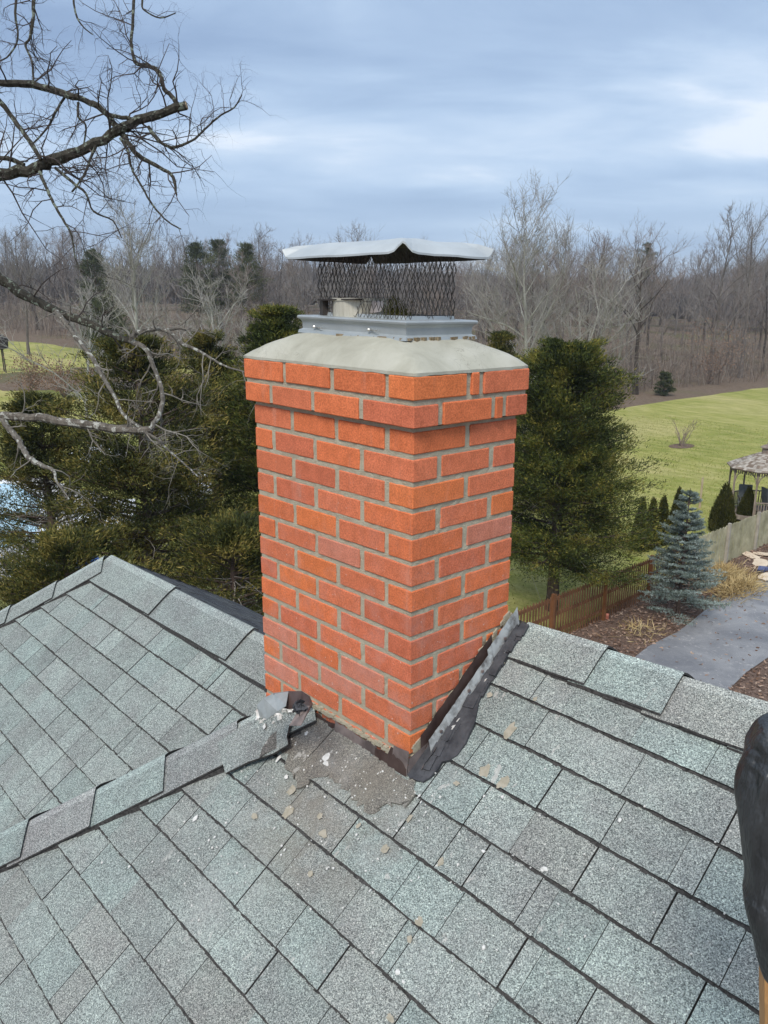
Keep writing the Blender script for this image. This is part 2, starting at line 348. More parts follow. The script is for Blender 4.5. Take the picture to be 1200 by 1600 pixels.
def shingle_plane(name, org, along, down, u0, u1, ncourse, halfs, kind=0, expo=0.098, v0=0.0, wide=(0.11, 0.29), skip=None, parent=house, mat=None, base_mat=None, lines=None, SL=SL):
    """org: 3D point on the ridge line; along: unit plan dir of courses; down: unit plan dir downslope.
       u along courses, v plan distance downslope; drop = SL*v. halfs: half planes in plan (a,b,c)"""
    al = np.array([along[0], along[1], 0.0]); dn = np.array([down[0], down[1], -SL]); nrm = np.cross(al, dn); nrm /= np.linalg.norm(nrm)
    if nrm[2] < 0: nrm = -nrm
    o = np.array(org, float); mb = MB()
    dn2 = np.array([down[0], down[1]]); al2 = np.array(along)
    def P(u, v, h): return o+al*u+dn*v+nrm*h
    def to_plan(u, v): return (o[0]+al2[0]*u+dn2[0]*v, o[1]+al2[1]*u+dn2[1]*v)
    def from_plan(x, y): d = np.array([x-o[0], y-o[1]]); return float(d@al2), float(d@dn2)
    # deck sheet below the shingles
    vend = v0+expo*ncourse+0.06
    poly = [to_plan(u0, 0), to_plan(u1, 0), to_plan(u1, vend), to_plan(u0, vend)]
    for h in halfs: poly = clip(poly, *h)
    if len(poly) > 2:
        uv = [from_plan(*p) for p in poly]; n = len(uv)
        top = [P(u, v, -0.012) for u, v in uv]; bot = [P(u, v, -0.16) for u, v in uv]
        mb.add(top+bot, [tuple(range(n)), tuple(range(2*n-1, n-1, -1))]+[(i, (i+1) % n, n+(i+1) % n, n+i) for i in range(n)], 1, (0.06, 0.055, 0.055))
    for k in range(ncourse):
        vb = v0+expo*(k+1); vt = vb-expo-0.035; u = u0-random.uniform(0, 0.3)
        if lines and k < len(lines): vb = lines[k]; vt = (lines[k-1] if k else 0)-0.035
        while u < u1:
            w = random.uniform(*wide)*(0.82 if kind == 1 else 0.82); gap = (0.0034 if kind else 0.0040) if random.random() < 0.55 else 0.0005
            if random.random() < 0.07: w = random.uniform(0.035, 0.06)
            poly = [to_plan(u+gap/2, vt), to_plan(u+w-gap/2, vt), to_plan(u+w-gap/2, vb), to_plan(u+gap/2, vb)]
            m = max(3, int(w/0.016))
            jj = random.uniform(-0.0012, 0.0012)
            low = [(u+gap/2+(w-gap)*(1-i/m), vb+jj+random.uniform(-0.0011, 0.0011)) for i in range(m+1)]
            poly = [to_plan(u+gap/2+random.uniform(-.0006, .0006), vt), to_plan(u+w-gap/2+random.uniform(-.0006, .0006), vt)]+[to_plan(*q) for q in low]
            inside = True
            for h in halfs:
                poly = clip(poly, *h)
                if len(poly) < 3: inside = False; break
            if inside and skip: inside = not skip(*to_plan(u+w/2, (vt+vb)/2))
            if inside:
                c = tint(kind); th = random.choice([0.0050, 0.0068, 0.0088]); uv = [from_plan(*p) for p in poly]; n = len(uv)
                L = vb-vt
                def hh(v): return 0.0012+(v-vt)/L*0.0098
                top = [P(a, b, hh(b)+th*0.5+(b-vt)/L*0.003) for a, b in uv]; bot = [P(a, b, hh(b)-th-0.003) for a, b in uv]
                mb.add(top, [tuple(range(n))], 0, c)
                mb.add(top+bot, [(n+i, n+(i+1) % n, (i+1) % n, i) for i in range(n)], 2, c)
            u += w
        u = u0
        while u < u1:          # ragged dark strip below the butt, its shadow line drawn in colour
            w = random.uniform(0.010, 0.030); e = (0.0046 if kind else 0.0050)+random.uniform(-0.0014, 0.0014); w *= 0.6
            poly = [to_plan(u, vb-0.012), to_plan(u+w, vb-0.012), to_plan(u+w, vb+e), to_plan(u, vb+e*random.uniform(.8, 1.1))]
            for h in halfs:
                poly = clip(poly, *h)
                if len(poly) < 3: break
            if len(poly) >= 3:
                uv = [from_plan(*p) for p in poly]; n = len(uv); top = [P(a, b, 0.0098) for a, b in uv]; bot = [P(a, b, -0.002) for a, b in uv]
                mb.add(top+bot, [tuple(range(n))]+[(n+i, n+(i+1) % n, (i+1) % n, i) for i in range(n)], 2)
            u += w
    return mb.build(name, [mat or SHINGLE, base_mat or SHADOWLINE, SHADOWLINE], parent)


RY = 0.435; RZ = -0.945+SL*RY; HIPC = -0.53        # main ridge; the hip runs along x-y = HIPC
EAVE_F = -2.7
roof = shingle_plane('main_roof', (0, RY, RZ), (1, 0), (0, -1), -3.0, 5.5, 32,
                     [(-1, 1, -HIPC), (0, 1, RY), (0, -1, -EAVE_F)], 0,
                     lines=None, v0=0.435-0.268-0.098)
PX = HIPC+RY                                        # plan x of the hip peak
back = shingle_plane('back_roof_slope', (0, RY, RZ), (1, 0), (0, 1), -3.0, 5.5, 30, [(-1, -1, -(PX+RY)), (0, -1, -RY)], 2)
# the hip end facing the lower wing
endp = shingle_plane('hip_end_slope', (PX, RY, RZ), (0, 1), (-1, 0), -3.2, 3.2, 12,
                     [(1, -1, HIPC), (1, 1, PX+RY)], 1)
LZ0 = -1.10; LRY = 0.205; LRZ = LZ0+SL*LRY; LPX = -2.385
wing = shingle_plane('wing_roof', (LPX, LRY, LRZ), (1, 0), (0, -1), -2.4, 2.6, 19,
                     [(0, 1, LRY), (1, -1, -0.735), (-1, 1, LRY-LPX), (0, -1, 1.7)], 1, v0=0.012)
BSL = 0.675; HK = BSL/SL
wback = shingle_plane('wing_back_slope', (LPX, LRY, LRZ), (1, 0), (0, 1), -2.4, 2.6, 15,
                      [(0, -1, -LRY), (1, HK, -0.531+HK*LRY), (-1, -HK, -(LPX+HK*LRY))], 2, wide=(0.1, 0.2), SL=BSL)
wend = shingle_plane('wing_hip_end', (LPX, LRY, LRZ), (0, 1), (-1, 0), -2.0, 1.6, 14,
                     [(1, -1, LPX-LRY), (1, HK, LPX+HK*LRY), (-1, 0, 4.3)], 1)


def caps(name, p0, p1, sideA, sideB, n, kindcols, wA=0.125, wB=0.125, thick=0.006, lift=0.012, gapseed=1, curl_last=0.0, ragged=True, parent=house, arc=3):
    """bent cap shingles from p0 to p1; sideA/sideB are unit vectors running down each face"""
    rnd = random.Random(gapseed); p0 = np.array(p0, float); p1 = np.array(p1, float); d = (p1-p0)/n; dl = d/np.linalg.norm(d)
    sA = np.array(sideA, float); sB = np.array(sideB, float); up = np.array([0, 0, 1.0]); mb = MB()
    for i in range(n):
        a = p0+d*i; b = p0+d*(i+1)+dl*0.05; wa = wA*rnd.uniform(0.97, 1.03); wb = wB*rnd.uniform(0.97, 1.03)
        c = kindcols[i % len(kindcols)]; k = rnd.uniform(0.93, 1.07); c = tuple(x*k for x in c)
        rows = []; NL = 5
        for j in range(NL+1):
            t = j/NL; q = a+(b-a)*t; h = lift+t*0.013+0.002
            skew = rnd.uniform(-0.004, 0.004)
            prof = []
            for s, sd, w in ((-1, sA, wa), (1, sB, wb)):
                prof.append([q+sd*w*(m/5.0)+up*(h-0.010*(1-m/5.0)**2*0)+dl*skew*(m/5) for m in (5, 4, 3, 2, 1)])
            apex = q+up*(h+0.002)
            # rounded crown: pull the first ring a bit below the sharp apex
            line = prof[0][:]+[apex*1.0]+prof[1][::-1]
            edge = rnd.uniform(-0.0016, 0.0016)
            line[0] = line[0]+sA*edge; line[-1] = line[-1]+sB*edge
            line[5] = line[5]-up*0.009; line[4] = line[4]-up*0.0015; line[6] = line[6]-up*0.0015
            rows.append(line)
        nv = len(rows[0]); vs = [v for r_ in rows for v in r_]; m = len(vs)
        vs2 = [v-up*thick for v in vs]; F = []; Fs = []
        for j in range(NL):
            for k2 in range(nv-1): F.append((j*nv+k2, j*nv+k2+1, (j+1)*nv+k2+1, (j+1)*nv+k2))
            Fs.append((j*nv, (j+1)*nv, m+(j+1)*nv, m+j*nv)); Fs.append((j*nv+nv-1, m+j*nv+nv-1, m+(j+1)*nv+nv-1, (j+1)*nv+nv-1))
        for k2 in range(nv-1):
            Fs.append((k2, m+k2, m+k2+1, k2+1)); Fs.append((NL*nv+k2, NL*nv+k2+1, m+NL*nv+k2+1, m+NL*nv+k2))
        cw = tuple(x*1.28 for x in c)  # apex faces tinted lighter: wear plus a highlight along the bend, in colour
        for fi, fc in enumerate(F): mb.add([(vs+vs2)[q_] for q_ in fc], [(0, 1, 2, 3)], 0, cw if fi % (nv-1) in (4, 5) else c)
        mb.add(vs+vs2, Fs, 1, c)
    # dark boxes along both cap edges, their shadow line put in as colour
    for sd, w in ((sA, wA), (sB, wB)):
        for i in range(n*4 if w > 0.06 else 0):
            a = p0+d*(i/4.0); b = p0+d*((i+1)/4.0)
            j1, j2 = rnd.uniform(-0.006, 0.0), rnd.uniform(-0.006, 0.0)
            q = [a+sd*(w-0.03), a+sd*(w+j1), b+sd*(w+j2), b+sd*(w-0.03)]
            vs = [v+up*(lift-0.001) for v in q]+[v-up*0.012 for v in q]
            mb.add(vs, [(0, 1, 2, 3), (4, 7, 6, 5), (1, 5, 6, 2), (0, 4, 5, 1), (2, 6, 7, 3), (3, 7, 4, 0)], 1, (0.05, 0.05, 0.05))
    return mb.build(name, [SHINGLE, SHADOWLINE], parent, smooth=False)


dF = unit(np.array([0, -1, -SL])); dB = unit(np.array([0, 1, -SL])); dE = unit(np.array([-1, 0, -SL]))
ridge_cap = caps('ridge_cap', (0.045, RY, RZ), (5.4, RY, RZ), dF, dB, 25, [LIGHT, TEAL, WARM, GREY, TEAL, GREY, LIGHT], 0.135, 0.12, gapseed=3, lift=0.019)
h0 = np.array([-0.52, -0.52-HIPC, 0]); h0[2] = -0.945+SL*h0[1]
h1 = np.array([-3.1, -3.1-HIPC, 0]); h1[2] = -0.945+SL*h1[1]
def perp(face, dirn):                     # in-plane direction perpendicular to dirn, pointing down the face
    n = {'F': (0, -SL, 1.0), 'E': (SL*-1, 0, 1.0), 'B': (0, SL, 1.0)}[face]; n = np.array(n, float)
    if face == 'E': n = np.array([-SL, 0, 1.0])
    v = np.cross(n, dirn); v = v/np.linalg.norm(v)
    return v if v[2] < 0 else -v
hd = unit(h0-h1)
pF = perp('F', hd); pE = perp('E', hd)
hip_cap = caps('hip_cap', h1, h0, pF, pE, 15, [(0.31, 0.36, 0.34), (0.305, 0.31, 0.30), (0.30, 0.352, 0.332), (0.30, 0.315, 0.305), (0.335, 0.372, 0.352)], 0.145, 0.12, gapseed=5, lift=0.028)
w0 = (-0.50, LRY, LRZ+0.006)
wing_ridge = caps('wing_ridge_cap', (LPX, LRY, LRZ+0.006), w0, dF, unit(np.array([0, 1, -BSL])), 3, [LIGHT, (0.325, 0.36, 0.345), GREY], 0.165, 0.035, gapseed=9, lift=0.019)
wh1 = (LPX-1.7, LRY-1.7, LRZ-SL*1.7); wpF = perp('F', unit(np.array([1, 1, SL]))); wpE = perp('E', unit(np.array([1, 1, SL])))
wing_hip = caps('wing_hip_cap', wh1, (LPX-0.055, LRY-0.055, LRZ-0.055*SL), wpF, wpE, 9, [LIGHT, TEAL, LIGHT, GREY], 0.135, 0.045, gapseed=10, lift=0.024)
wh2 = (LPX-1.2*HK, LRY+1.2, LRZ-BSL*1.2); wpB = perp('B', unit(np.array([HK, -1, BSL])))
wing_hip2 = caps('wing_hip_cap', wh2, (LPX-0.25*HK, LRY+0.25, LRZ-0.25*BSL), wpB, wpE, 5, [GREY, WARM], 0.07, 0.07, gapseed=11, lift=0.002)

wb = MB()
wb.box((-1.0, -2.3, GZ), (5.2, 2.9, -2.95)); wb.box((-3.6, -1.2, GZ), (-1.0, 1.05, -2.35))
walls = wb.build('wall', SIDING, house)

# ------------------------------------------------------------------ chimney
WLx, WRy, CRS, JT = 0.689, 0.397, 0.0677, 0.0180
def brick_col(row, tone=0):
    r = random.random(); low = max(0, min(1, (row-7)/8))
    if r < 0.36: c = (0.70, 0.190, 0.074)
    elif r < 0.7: c = (0.67, 0.192, 0.090)
    elif r < 0.86: c = (0.73, 0.205, 0.070)
    else: c = (0.62, 0.172, 0.086)
    if random.random() < 0.24*low+0.03: c = (0.64, 0.232, 0.145)
    if random.random() < 0.04*low: c = (0.57, 0.185, 0.120)
    k = random.uniform(0.98, 1.13); return tuple(x*k for x in c)
def brick(mb, x0, x1, y0, y1, z0, z1, row, faces):
    """faces: which sides are outer: subset of 'F'(-y) 'R'(+x) 'B'(+y) 'L'(-x)"""
    j = lambda s=0.0012: random.uniform(-s, s)
    if 'F' in faces: y0 += j()
    if 'R' in faces: x1 += j()
    x0 += j(0.001); x1 += j(0.001); z0 += j(0.0012); z1 += j(0.0012)
    cx, cy, cz = (x0+x1)/2, (y0+y1)/2, (z0+z1)/2; c = brick_col(row); b = 0.0022
    X = [x0, x0+b, x1-b, x1]; Y = [y0, y0+b, y1-b, y1]; Z = [z0, z0+b, z1-b, z1]
    V = {}; vs = []; fs = []
    def v(p):
        k = tuple(round(q, 6) for q in p)
        if k not in V: V[k] = len(vs); vs.append((p[0]+j(0.0003), p[1]+j(0.0003), p[2]+j(0.0003)))
        return V[k]
    # chamfered box: 6 faces + 12 edge strips + 8 corners
    for ax in range(3):
        for s in (0, 1):
            A = [X, Y, Z]; o1, o2 = [(1, 2), (0, 2), (0, 1)][ax]; fixed = A[ax][3] if s else A[ax][0]
            # subdivide long faces so that edges can be a little rough
            n1 = max(1, int((A[o1][2]-A[o1][1])/0.02)); e1 = np.linspace(A[o1][1], A[o1][2], n1+1)
            pts = []
            for t in e1:
                for q in (A[o2][1], A[o2][2]):
                    p = [0, 0, 0]; p[ax] = fixed; p[o1] = t; p[o2] = q; pts.append(v(p))
            for i in range(n1): fs.append((pts[2*i], pts[2*i+2], pts[2*i+3], pts[2*i+1]))
            # strips
    def strip(p, q, r_, s_): fs.append((v(p), v(q), v(r_), v(s_)))
    def edges_z(t0, t1):
        for (xi, xo) in ((1, 0), (2, 3)):
            for (yi, yo) in ((1, 0), (2, 3)): strip((X[xo], Y[yi], t0), (X[xi], Y[yo], t0), (X[xi], Y[yo], t1), (X[xo], Y[yi], t1))
    n1 = max(1, int((Y[2]-Y[1])/0.02))
    edges_z(Z[1], Z[2])
    nx = np.linspace(X[1], X[2], max(1, int((X[2]-X[1])/0.02))+1); ny = np.linspace(Y[1], Y[2], max(1, int((Y[2]-Y[1])/0.02))+1)
    for (yi, yo) in ((1, 0), (2, 3)):
        for (zi, zo) in ((1, 0), (2, 3)):
            for i in range(len(nx)-1): strip((nx[i], Y[yo], Z[zi]), (nx[i], Y[yi], Z[zo]), (nx[i+1], Y[yi], Z[zo]), (nx[i+1], Y[yo], Z[zi]))
    for (xi, xo) in ((1, 0), (2, 3)):
        for (zi, zo) in ((1, 0), (2, 3)):
            for i in range(len(ny)-1): strip((X[xo], ny[i], Z[zi]), (X[xi], ny[i], Z[zo]), (X[xi], ny[i+1], Z[zo]), (X[xo], ny[i+1], Z[zi]))
    for (xi, xo) in ((1, 0), (2, 3)):
        for (yi, yo) in ((1, 0), (2, 3)):
            for (zi, zo) in ((1, 0), (2, 3)): fs.append((v((X[xo], Y[yi], Z[zi])), v((X[xi], Y[yo], Z[zi])), v((X[xi], Y[yi], Z[zo]))))
    mb.add(vs, fs, 0, c)


chb = MB()
def course(row, p, odd, slivers=False):
    """p = how far this course stands proud of the shaft"""
    z0 = -(row-2)*CRS; z1 = z0+CRS-0.0128
    x0, x1, y0, y1 = -WLx-p, p, -p, WRy+p; D = 0.09
    Lx = x1-x0; Ly = y1-y0
    if odd:
        hdx = 0.087
        # left/front face: header at the near corner (end of the right-face stretcher)
        sy = (Ly-JT)/2 if not slivers else 0.187
        brick(chb, x1-hdx, x1, y0, y0+sy, z0, z1, row, 'FR')
        xs = x1-hdx-JT; k = 0
        rem = xs-x0
        n = 3; w = (rem-(n-1)*JT)/n
        for i in range(n):
            brick(chb, xs-w, xs, y0, y0+D, z0, z1, row, 'FL' if i == n-1 else 'F'); xs -= w+JT
        ya = y0+sy+JT
        if slivers: brick(chb, x1-D, x1, ya, ya+0.028, z0, z1, row, 'R'); ya += 0.028+JT*1.1
        brick(chb, x1-D, x1, ya, y1, z0, z1, row, 'RB')
    else:
        sx = 0.184; hy = 0.086
        brick(chb, x1-sx, x1, y0, y0+hy, z0, z1, row, 'FR')
        xs = x1-sx-JT
        for i in range(2): brick(chb, xs-0.183, xs, y0, y0+D, z0, z1, row, 'F'); xs -= 0.183+JT
        brick(chb, x0, xs, y0, y0+D, z0, z1, row, 'FL')
        ya = y0+hy+JT; yb = ya+(0.183 if not slivers else 0.180)
        brick(chb, x1-D, x1, ya, yb, z0, z1, row, 'R'); ya = yb+JT
        if slivers: brick(chb, x1-D, x1, ya, ya+0.028, z0, z1, row, 'R'); ya += 0.028+JT
        brick(chb, x1-D, x1, ya, y1, z0, z1, row, 'RB')
    # far faces
    xs = x1-D-JT; n = 3; w = (xs-x0-(n-1)*JT)/n
    for i in range(n): brick(chb, xs-w, xs, y1-D, y1, z0, z1, row, 'B'); xs -= w+JT
    yy = y0+D+JT; w = (y1-D-JT-yy)/1
    brick(chb, x0, x0+D, yy, yy+w, z0, z1, row, 'L')


for row in range(1, 27):
    p = 0.0195 if row == 1 else 0.0180 if row == 2 else 0.0
    course(row, p, row % 2 == 1, slivers=(row <= 2))
# mortar core, its face set back 3 to 5 mm and uneven
def mortar_core(mb, x0, x1, y0, y1, z0, z1, step=0.018):
    def face(a, b, c, d, nrm):
        a, b, c, d, nrm = map(np.array, (a, b, c, d, nrm)); nu = max(2, int(np.linalg.norm(b-a)/step)); nv = max(2, int(np.linalg.norm(d-a)/step))
        vs = []; fs = []
        for i in range(nu+1):
            for k in range(nv+1):
                u, v = i/nu, k/nv; q = a*(1-u)*(1-v)+b*u*(1-v)+c*u*v+d*(1-u)*v
                jt = 0 if i in (0, nu) or k in (0, nv) else random.uniform(-0.0016, 0.0016); vs.append(q+nrm*jt)
        for i in range(nu):
            for k in range(nv): fs.append((i*(nv+1)+k, (i+1)*(nv+1)+k, (i+1)*(nv+1)+k+1, i*(nv+1)+k+1))
        mb.add(vs, fs, 1)
    face((x0, y0, z0), (x1, y0, z0), (x1, y0, z1), (x0, y0, z1), (0, -1.0, 0)); face((x1, y0, z0), (x1, y1, z0), (x1, y1, z1), (x1, y0, z1), (1.0, 0, 0))
    face((x1, y1, z0), (x0, y1, z0), (x0, y1, z1), (x1, y1, z1), (0, 1.0, 0)); face((x0, y1, z0), (x0, y0, z0), (x0, y0, z1), (x0, y1, z1), (-1.0, 0, 0))
    mb.add([(x0, y0, z1), (x1, y0, z1), (x1, y1, z1), (x0, y1, z1), (x0, y0, z0), (x1, y0, z0), (x1, y1, z0), (x0, y1, z0)], [(0, 1, 2, 3), (7, 6, 5, 4)], 1)
q = 0.0036
mortar_core(chb, -WLx+q, -q, q, WRy-q, -1.75, -0.004)
q = 0.0058
mortar_core(chb, -WLx-0.0195+q, 0.0195-q, -0.0195+q, WRy+0.0195-q, 0.0025, 0.1275)
# mortar smears under the corbel
def settle(mb, extra=None):
    """the top courses and the cap sit slightly out of level, as the mason left them"""
    mb.v = [(x, y, z+(-x)*0.0165*max(0.0, min(1.0, (z+0.34)/0.34))+(extra(x, y, z) if extra else 0)) for x, y, z in mb.v]; return mb
settle(chb)
chimney = chb.build('chimney', [BRICK, MORTAR], house)
tag(chimney, 'red brick chimney with a corbelled top')

# crown: rounded mortar wash
def crown_mesh():
    mb = MB(); nu, nv = 34, 24; x0, x1, y0, y1 = -WLx-0.018, 0.018, -0.018, WRy+0.018; vs = []
    for i in range(nu+1):
        for k in range(nv+1):
            x = x0+(x1-x0)*i/nu; y = y0+(y1-y0)*k/nv
            dx = min(x-x0, x1-x); dy = min(y-y0, y1-y)
            # distance in from the edge, mitred
            ta = max(0, min(1, dx/0.195)); tb_ = max(0, min(1, dy/0.120)); t = (max(1e-6, ta)**-4+max(1e-6, tb_)**-4)**-0.25; t = min(1, t*1.06); s = math.sin(t*math.pi/2)**0.86
            z = 0.1305+0.0755*s+random.uniform(-0.0008, 0.0008)+(0.0022*math.sin(x*23+y*11)*math.sin(y*31) if t > 0 else 0)
            ed = (i in (0, nu)) or (k in (0, nv))
            if ed: x += random.uniform(-0.0016, 0.0016); y += random.uniform(-0.0016, 0.0016); z = 0.131
            vs.append((x, y, z))
    fs = [(i*(nv+1)+k, (i+1)*(nv+1)+k, (i+1)*(nv+1)+k+1, i*(nv+1)+k+1) for i in range(nu) for k in range(nv)]
    mb.add(vs, fs, 0)
    # thin edge down to the bricks
    ring = [i*(nv+1) for i in range(nu+1)]+[nu*(nv+1)+k for k in range(1, nv+1)]+[i*(nv+1)+nv for i in range(nu-1, -1, -1)]+[k for k in range(nv-1, 0, -1)]
    b = len(mb.v); low = [(mb.v[r_][0]*1.0, mb.v[r_][1], 0.1235+random.uniform(-0.0012, 0.0012)) for r_ in ring]; top = [mb.v[r_] for r_ in ring]; n = len(ring)
    mb.add(top+low, [(n+i, n+(i+1) % n, (i+1) % n, i) for i in range(n)], 0)
    return mb
crown = settle(crown_mesh()).build('crown', CROWN, chimney, smooth=True)
# rubble bedding under the metal base
mb = MB()
for i in range(70):
    a = random.random(); s = random.choice((0, 1)); 
    x = (-0.56+a*0.45) if s == 0 else -0.118; y = 0.085 if s == 0 else 0.085+a*0.25
    if s == 0 and a < 0.3: continue
    r_ = random.uniform(0.003, 0.007); mb.obox((x+random.uniform(-.006, .006), y+random.uniform(-.006, .006), 0.2005), (r_*1.6, r_*.3, 0), (-r_*.3, r_, 0), (0, 0, r_*0.7))
settle(mb)
bed = mb.build('bedding', m_simple('brown_grout', (0.16, 0.11, 0.06), (0.33, 0.27, 0.18), 40, 0.95, 0, 0.8, 0.01), chimney)

CX, CY = -0.335, 0.211
def rect_ring(hx, hy, z, cx=CX, cy=CY): return [(cx+hx, cy-hy, z), (cx+hx, cy+hy, z), (cx-hx, cy+hy, z), (cx-hx, cy-hy, z)]
def loft(mb, rings, mi=0, close_top=False):
    n = len(rings[0]); vs = [v for r_ in rings for v in r_]; fs = []
    for j in range(len(rings)-1):
        for k in range(n): fs.append((j*n+k, j*n+(k+1) % n, (j+1)*n+(k+1) % n, (j+1)*n+k))
    if close_top: fs.append(tuple((len(rings)-1)*n+k for k in range(n)))
    mb.add(vs, fs, mi)
mb = MB()
prof = [(0.002, 0.2075), (0.0, 0.2145), (-0.006, 0.2165), (-0.0085, 0.2185), (-0.0075, 0.2330), (-0.004, 0.2385), (0.0025, 0.2415), (0.0035, 0.2450), (0.0015, 0.2480), (-0.006, 0.2490), (-0.042, 0.2495), (-0.043, 0.2570), (-0.0445, 0.2570), (-0.0445, 0.2480), (-0.010, 0.2470), (-0.010, 0.2080)]
loft(mb, [rect_ring(0.2245+o, 0.1325+o, z) for o, z in prof])
settle(mb, lambda x, y, z: -0.0105+(z-0.2075)*0.20-max(0, -x-0.11)*-0.012)
base = mb.build('cap_base', GALV, chimney)
mbs = MB()
for xx, pitch_ in ((-0.485, 0.0), (-0.250, 0.0)):
    sm = MB(); y = CY-0.1325+0.006; z = 0.2262
    sm.tube([(xx, y-0.0005, z), (xx+0.034, y-0.010, z-0.001)], [0.0017, 0.0017], 8)
    sm.tube([(xx-0.001, y-0.004, z), (xx-0.004, y-0.008, z+0.001)], [0.0048, 0.0042], 8)
    sm.tube([(xx+0.034, y-0.010, z-0.001), (xx+0.0365, y-0.0107, z-0.001)], [0.0026, 0.0026], 8)
    settle(sm, lambda x, y, z: -0.0065); sm.build('screw', STEEL, chimney)
# expanded-metal screen
SX, SY, SZ0, SZ1 = 0.1800, 0.0925, 0.2500, 0.4120
def screen():
    mb = MB(); per = [(CX+SX, CY-SY), (CX+SX, CY+SY), (CX-SX, CY+SY), (CX-SX, CY-SY)]
    cell_w, cell_h = 0.0165, 0.043
    for s in range(4):
        a = np.array(per[s]); b = np.array(per[(s+1) % 4]); L = np.linalg.norm(b-a); n = int(round(L/cell_w)); cw = L/n; d = (b-a)/L; nr = np.array([d[1], -d[0]])
        rows = int(round((SZ1-SZ0)/(cell_h/2)))+1
        bow = lambda z: 0.004*math.sin((z-SZ0)/(SZ1-SZ0)*9+s)
        def P(i2, j):   # i2 in half cells
            z = SZ0-0.003+j*cell_h/2; p = a+d*(i2*cw/2)+nr*(0.0028*math.sin(i2*0.7+j*1.1)+bow(z)*0.6)
            return np.array([p[0], p[1], z+random.uniform(-.0008, .0008)])
        for j in range(rows-1):
            for i in range(0, 2*n):
                if (i+j) % 2 == 0: p, q_ = (i, j), (i+1, j+1)
                else: p, q_ = (i+1, j), (i, j+1)
                A, B = P(*p), P(*q_); t = (B-A)/np.linalg.norm(B-A)
                # strand: short vertical bond, thin diagonal
                A2, B2 = A+np.array([0, 0, 0.0015]), B-np.array([0, 0, 0.0015])
                mb.tube([A, A2, B2, B], [0.00105, 0.00085, 0.00085, 0.00105], 4, cap=False)
    for s in range(4):   # bottom strip that the screen is fixed to
        a = np.array(per[s]); b = np.array(per[(s+1) % 4]); d = (b-a)/np.linalg.norm(b-a); nr = np.array([d[1], -d[0]]); m = (a+b)/2
        mb.obox((m[0]-nr[0]*0.004, m[1]-nr[1]*0.004, 0.2585), (*(d*np.linalg.norm(b-a)/2), 0), (*(nr*0.0006), 0), (0, 0, 0.0012))
    return mb
scr = settle(screen(), lambda x, y, z: -0.002).build('cap_screen', m_simple('galvanised_wire', (0.035, 0.031, 0.028), (0.15, 0.135, 0.12), 30, 0.5, 0.3, 0.1, 0.001), chimney)
# lid: flat top, folded skirt with pinched corners
def lid():
    mb = MB(); hx, hy = 0.2470, 0.1680; ze, zt = 0.4105, 0.4460
    per_o, per_i = [], []
    cs = [(1, -1), (1, 1), (-1, 1), (-1, -1)]
    for s in range(4):
        a = cs[s]; b = cs[(s+1) % 4]
        for t in (0.0, 0.03, 0.06, 0.10, 0.16, 0.24, 0.33, 0.42, 0.5, 0.58, 0.67, 0.76, 0.84, 0.90, 0.94, 0.97):
            k = t*16; x = a[0]*(1-t)+b[0]*t; y = a[1]*(1-t)+b[1]*t
            dc = min(t, 1-t)*(2*hx if a[1] == b[1] else 2*hy)      # metres to nearest corner
            near = (CX+x*hx, CY+y*hy)
            isn = (x > 0 and y < 0)
            pinch = 0.026*math.exp(-(dc/0.024)**2) if isn else 0.022*math.exp(-(dc/0.010)**2)
            inn = (0.022 if isn else 0.0)*math.exp(-(dc/0.02)**2)
            ox, oy = CX+x*(hx-inn), CY+y*(hy-inn)
            sag = 0.0012*math.sin(k*0.9+s)+0.0006*math.sin(k*2.3)
            per_o.append((ox, oy, ze+pinch+sag*0.6))
            ix, iy = CX+x*(hx-0.055), CY+y*(hy-0.062)
            per_i.append((ix, iy, zt+0.002*math.sin(k*0.5+s*2)))
    mid = [tuple(np.array(o)*0.5+np.array(i_)*0.5+np.array([0, 0, 0.0035])) for o, i_ in zip(per_o, per_i)]
    lip = [(o[0], o[1], o[2]-0.005) for o in per_o]
    cen = [(CX+(i_[0]-CX)*0.5, CY+(i_[1]-CY)*0.5, zt+0.006) for i_ in per_i]
    n = len(per_o); loft(mb, [lip, per_o, mid, per_i, cen], 0, True)
    und = lambda R, d: [(x, y, z-d) for x, y, z in R]
    loft(mb, [lip, [(CX+(x-CX)*0.992, CY+(y-CY)*0.992, z) for x, y, z in lip], und(mid, 0.004), und(per_i, 0.004), und(cen, 0.004)], 1, True)
    return mb
lidm = settle(lid(), lambda x, y, z: -0.002).build('cap_lid', [LIDM, SCREEN], chimney)
# flue liner inside the screen, its bent strap and a mossy clump
mb = MB(); fx, fy, fr = -0.400, 0.175, 0.073; ring = []
N_ = 28
def circ(r_, z, wob=0.0): return [(fx+r_*1.08*math.cos(2*math.pi*k/N_), fy+r_*math.sin(2*math.pi*k/N_), z+wob*math.sin(k*1.7)) for k in range(N_)]
loft(mb, [circ(fr, 0.212), circ(fr, 0.292), circ(fr+0.003, 0.293), circ(fr+0.003, 0.300, 0.0006), circ(fr-0.003, 0.300, 0.0006), circ(fr-0.004, 0.215)])
settle(mb)
flue = mb.build('flue_liner', FLUEM, chimney)
mb = MB(); mb.obox((-0.415, 0.175, 0.3025), (0.082, 0, 0), (0, 0.075, 0), (0, 0, 0.0018), 0); mb.obox((-0.492, 0.12, 0.262), (0.003, 0.008, 0), (-0.012, 0.004, 0), (0, 0, 0.042), 0)
mb.build('damper_plate', SCREEN, chimney)
mb = MB(); mb.obox((-0.292, 0.150, 0.283), (0.014, 0.004, 0.002), (0, 0.001, 0), (0, 0.003, 0.014)); mb.obox((-0.304, 0.150, 0.283), (0.001, 0.004, 0.0), (0, 0.012, 0), (0, 0.003, 0.016))
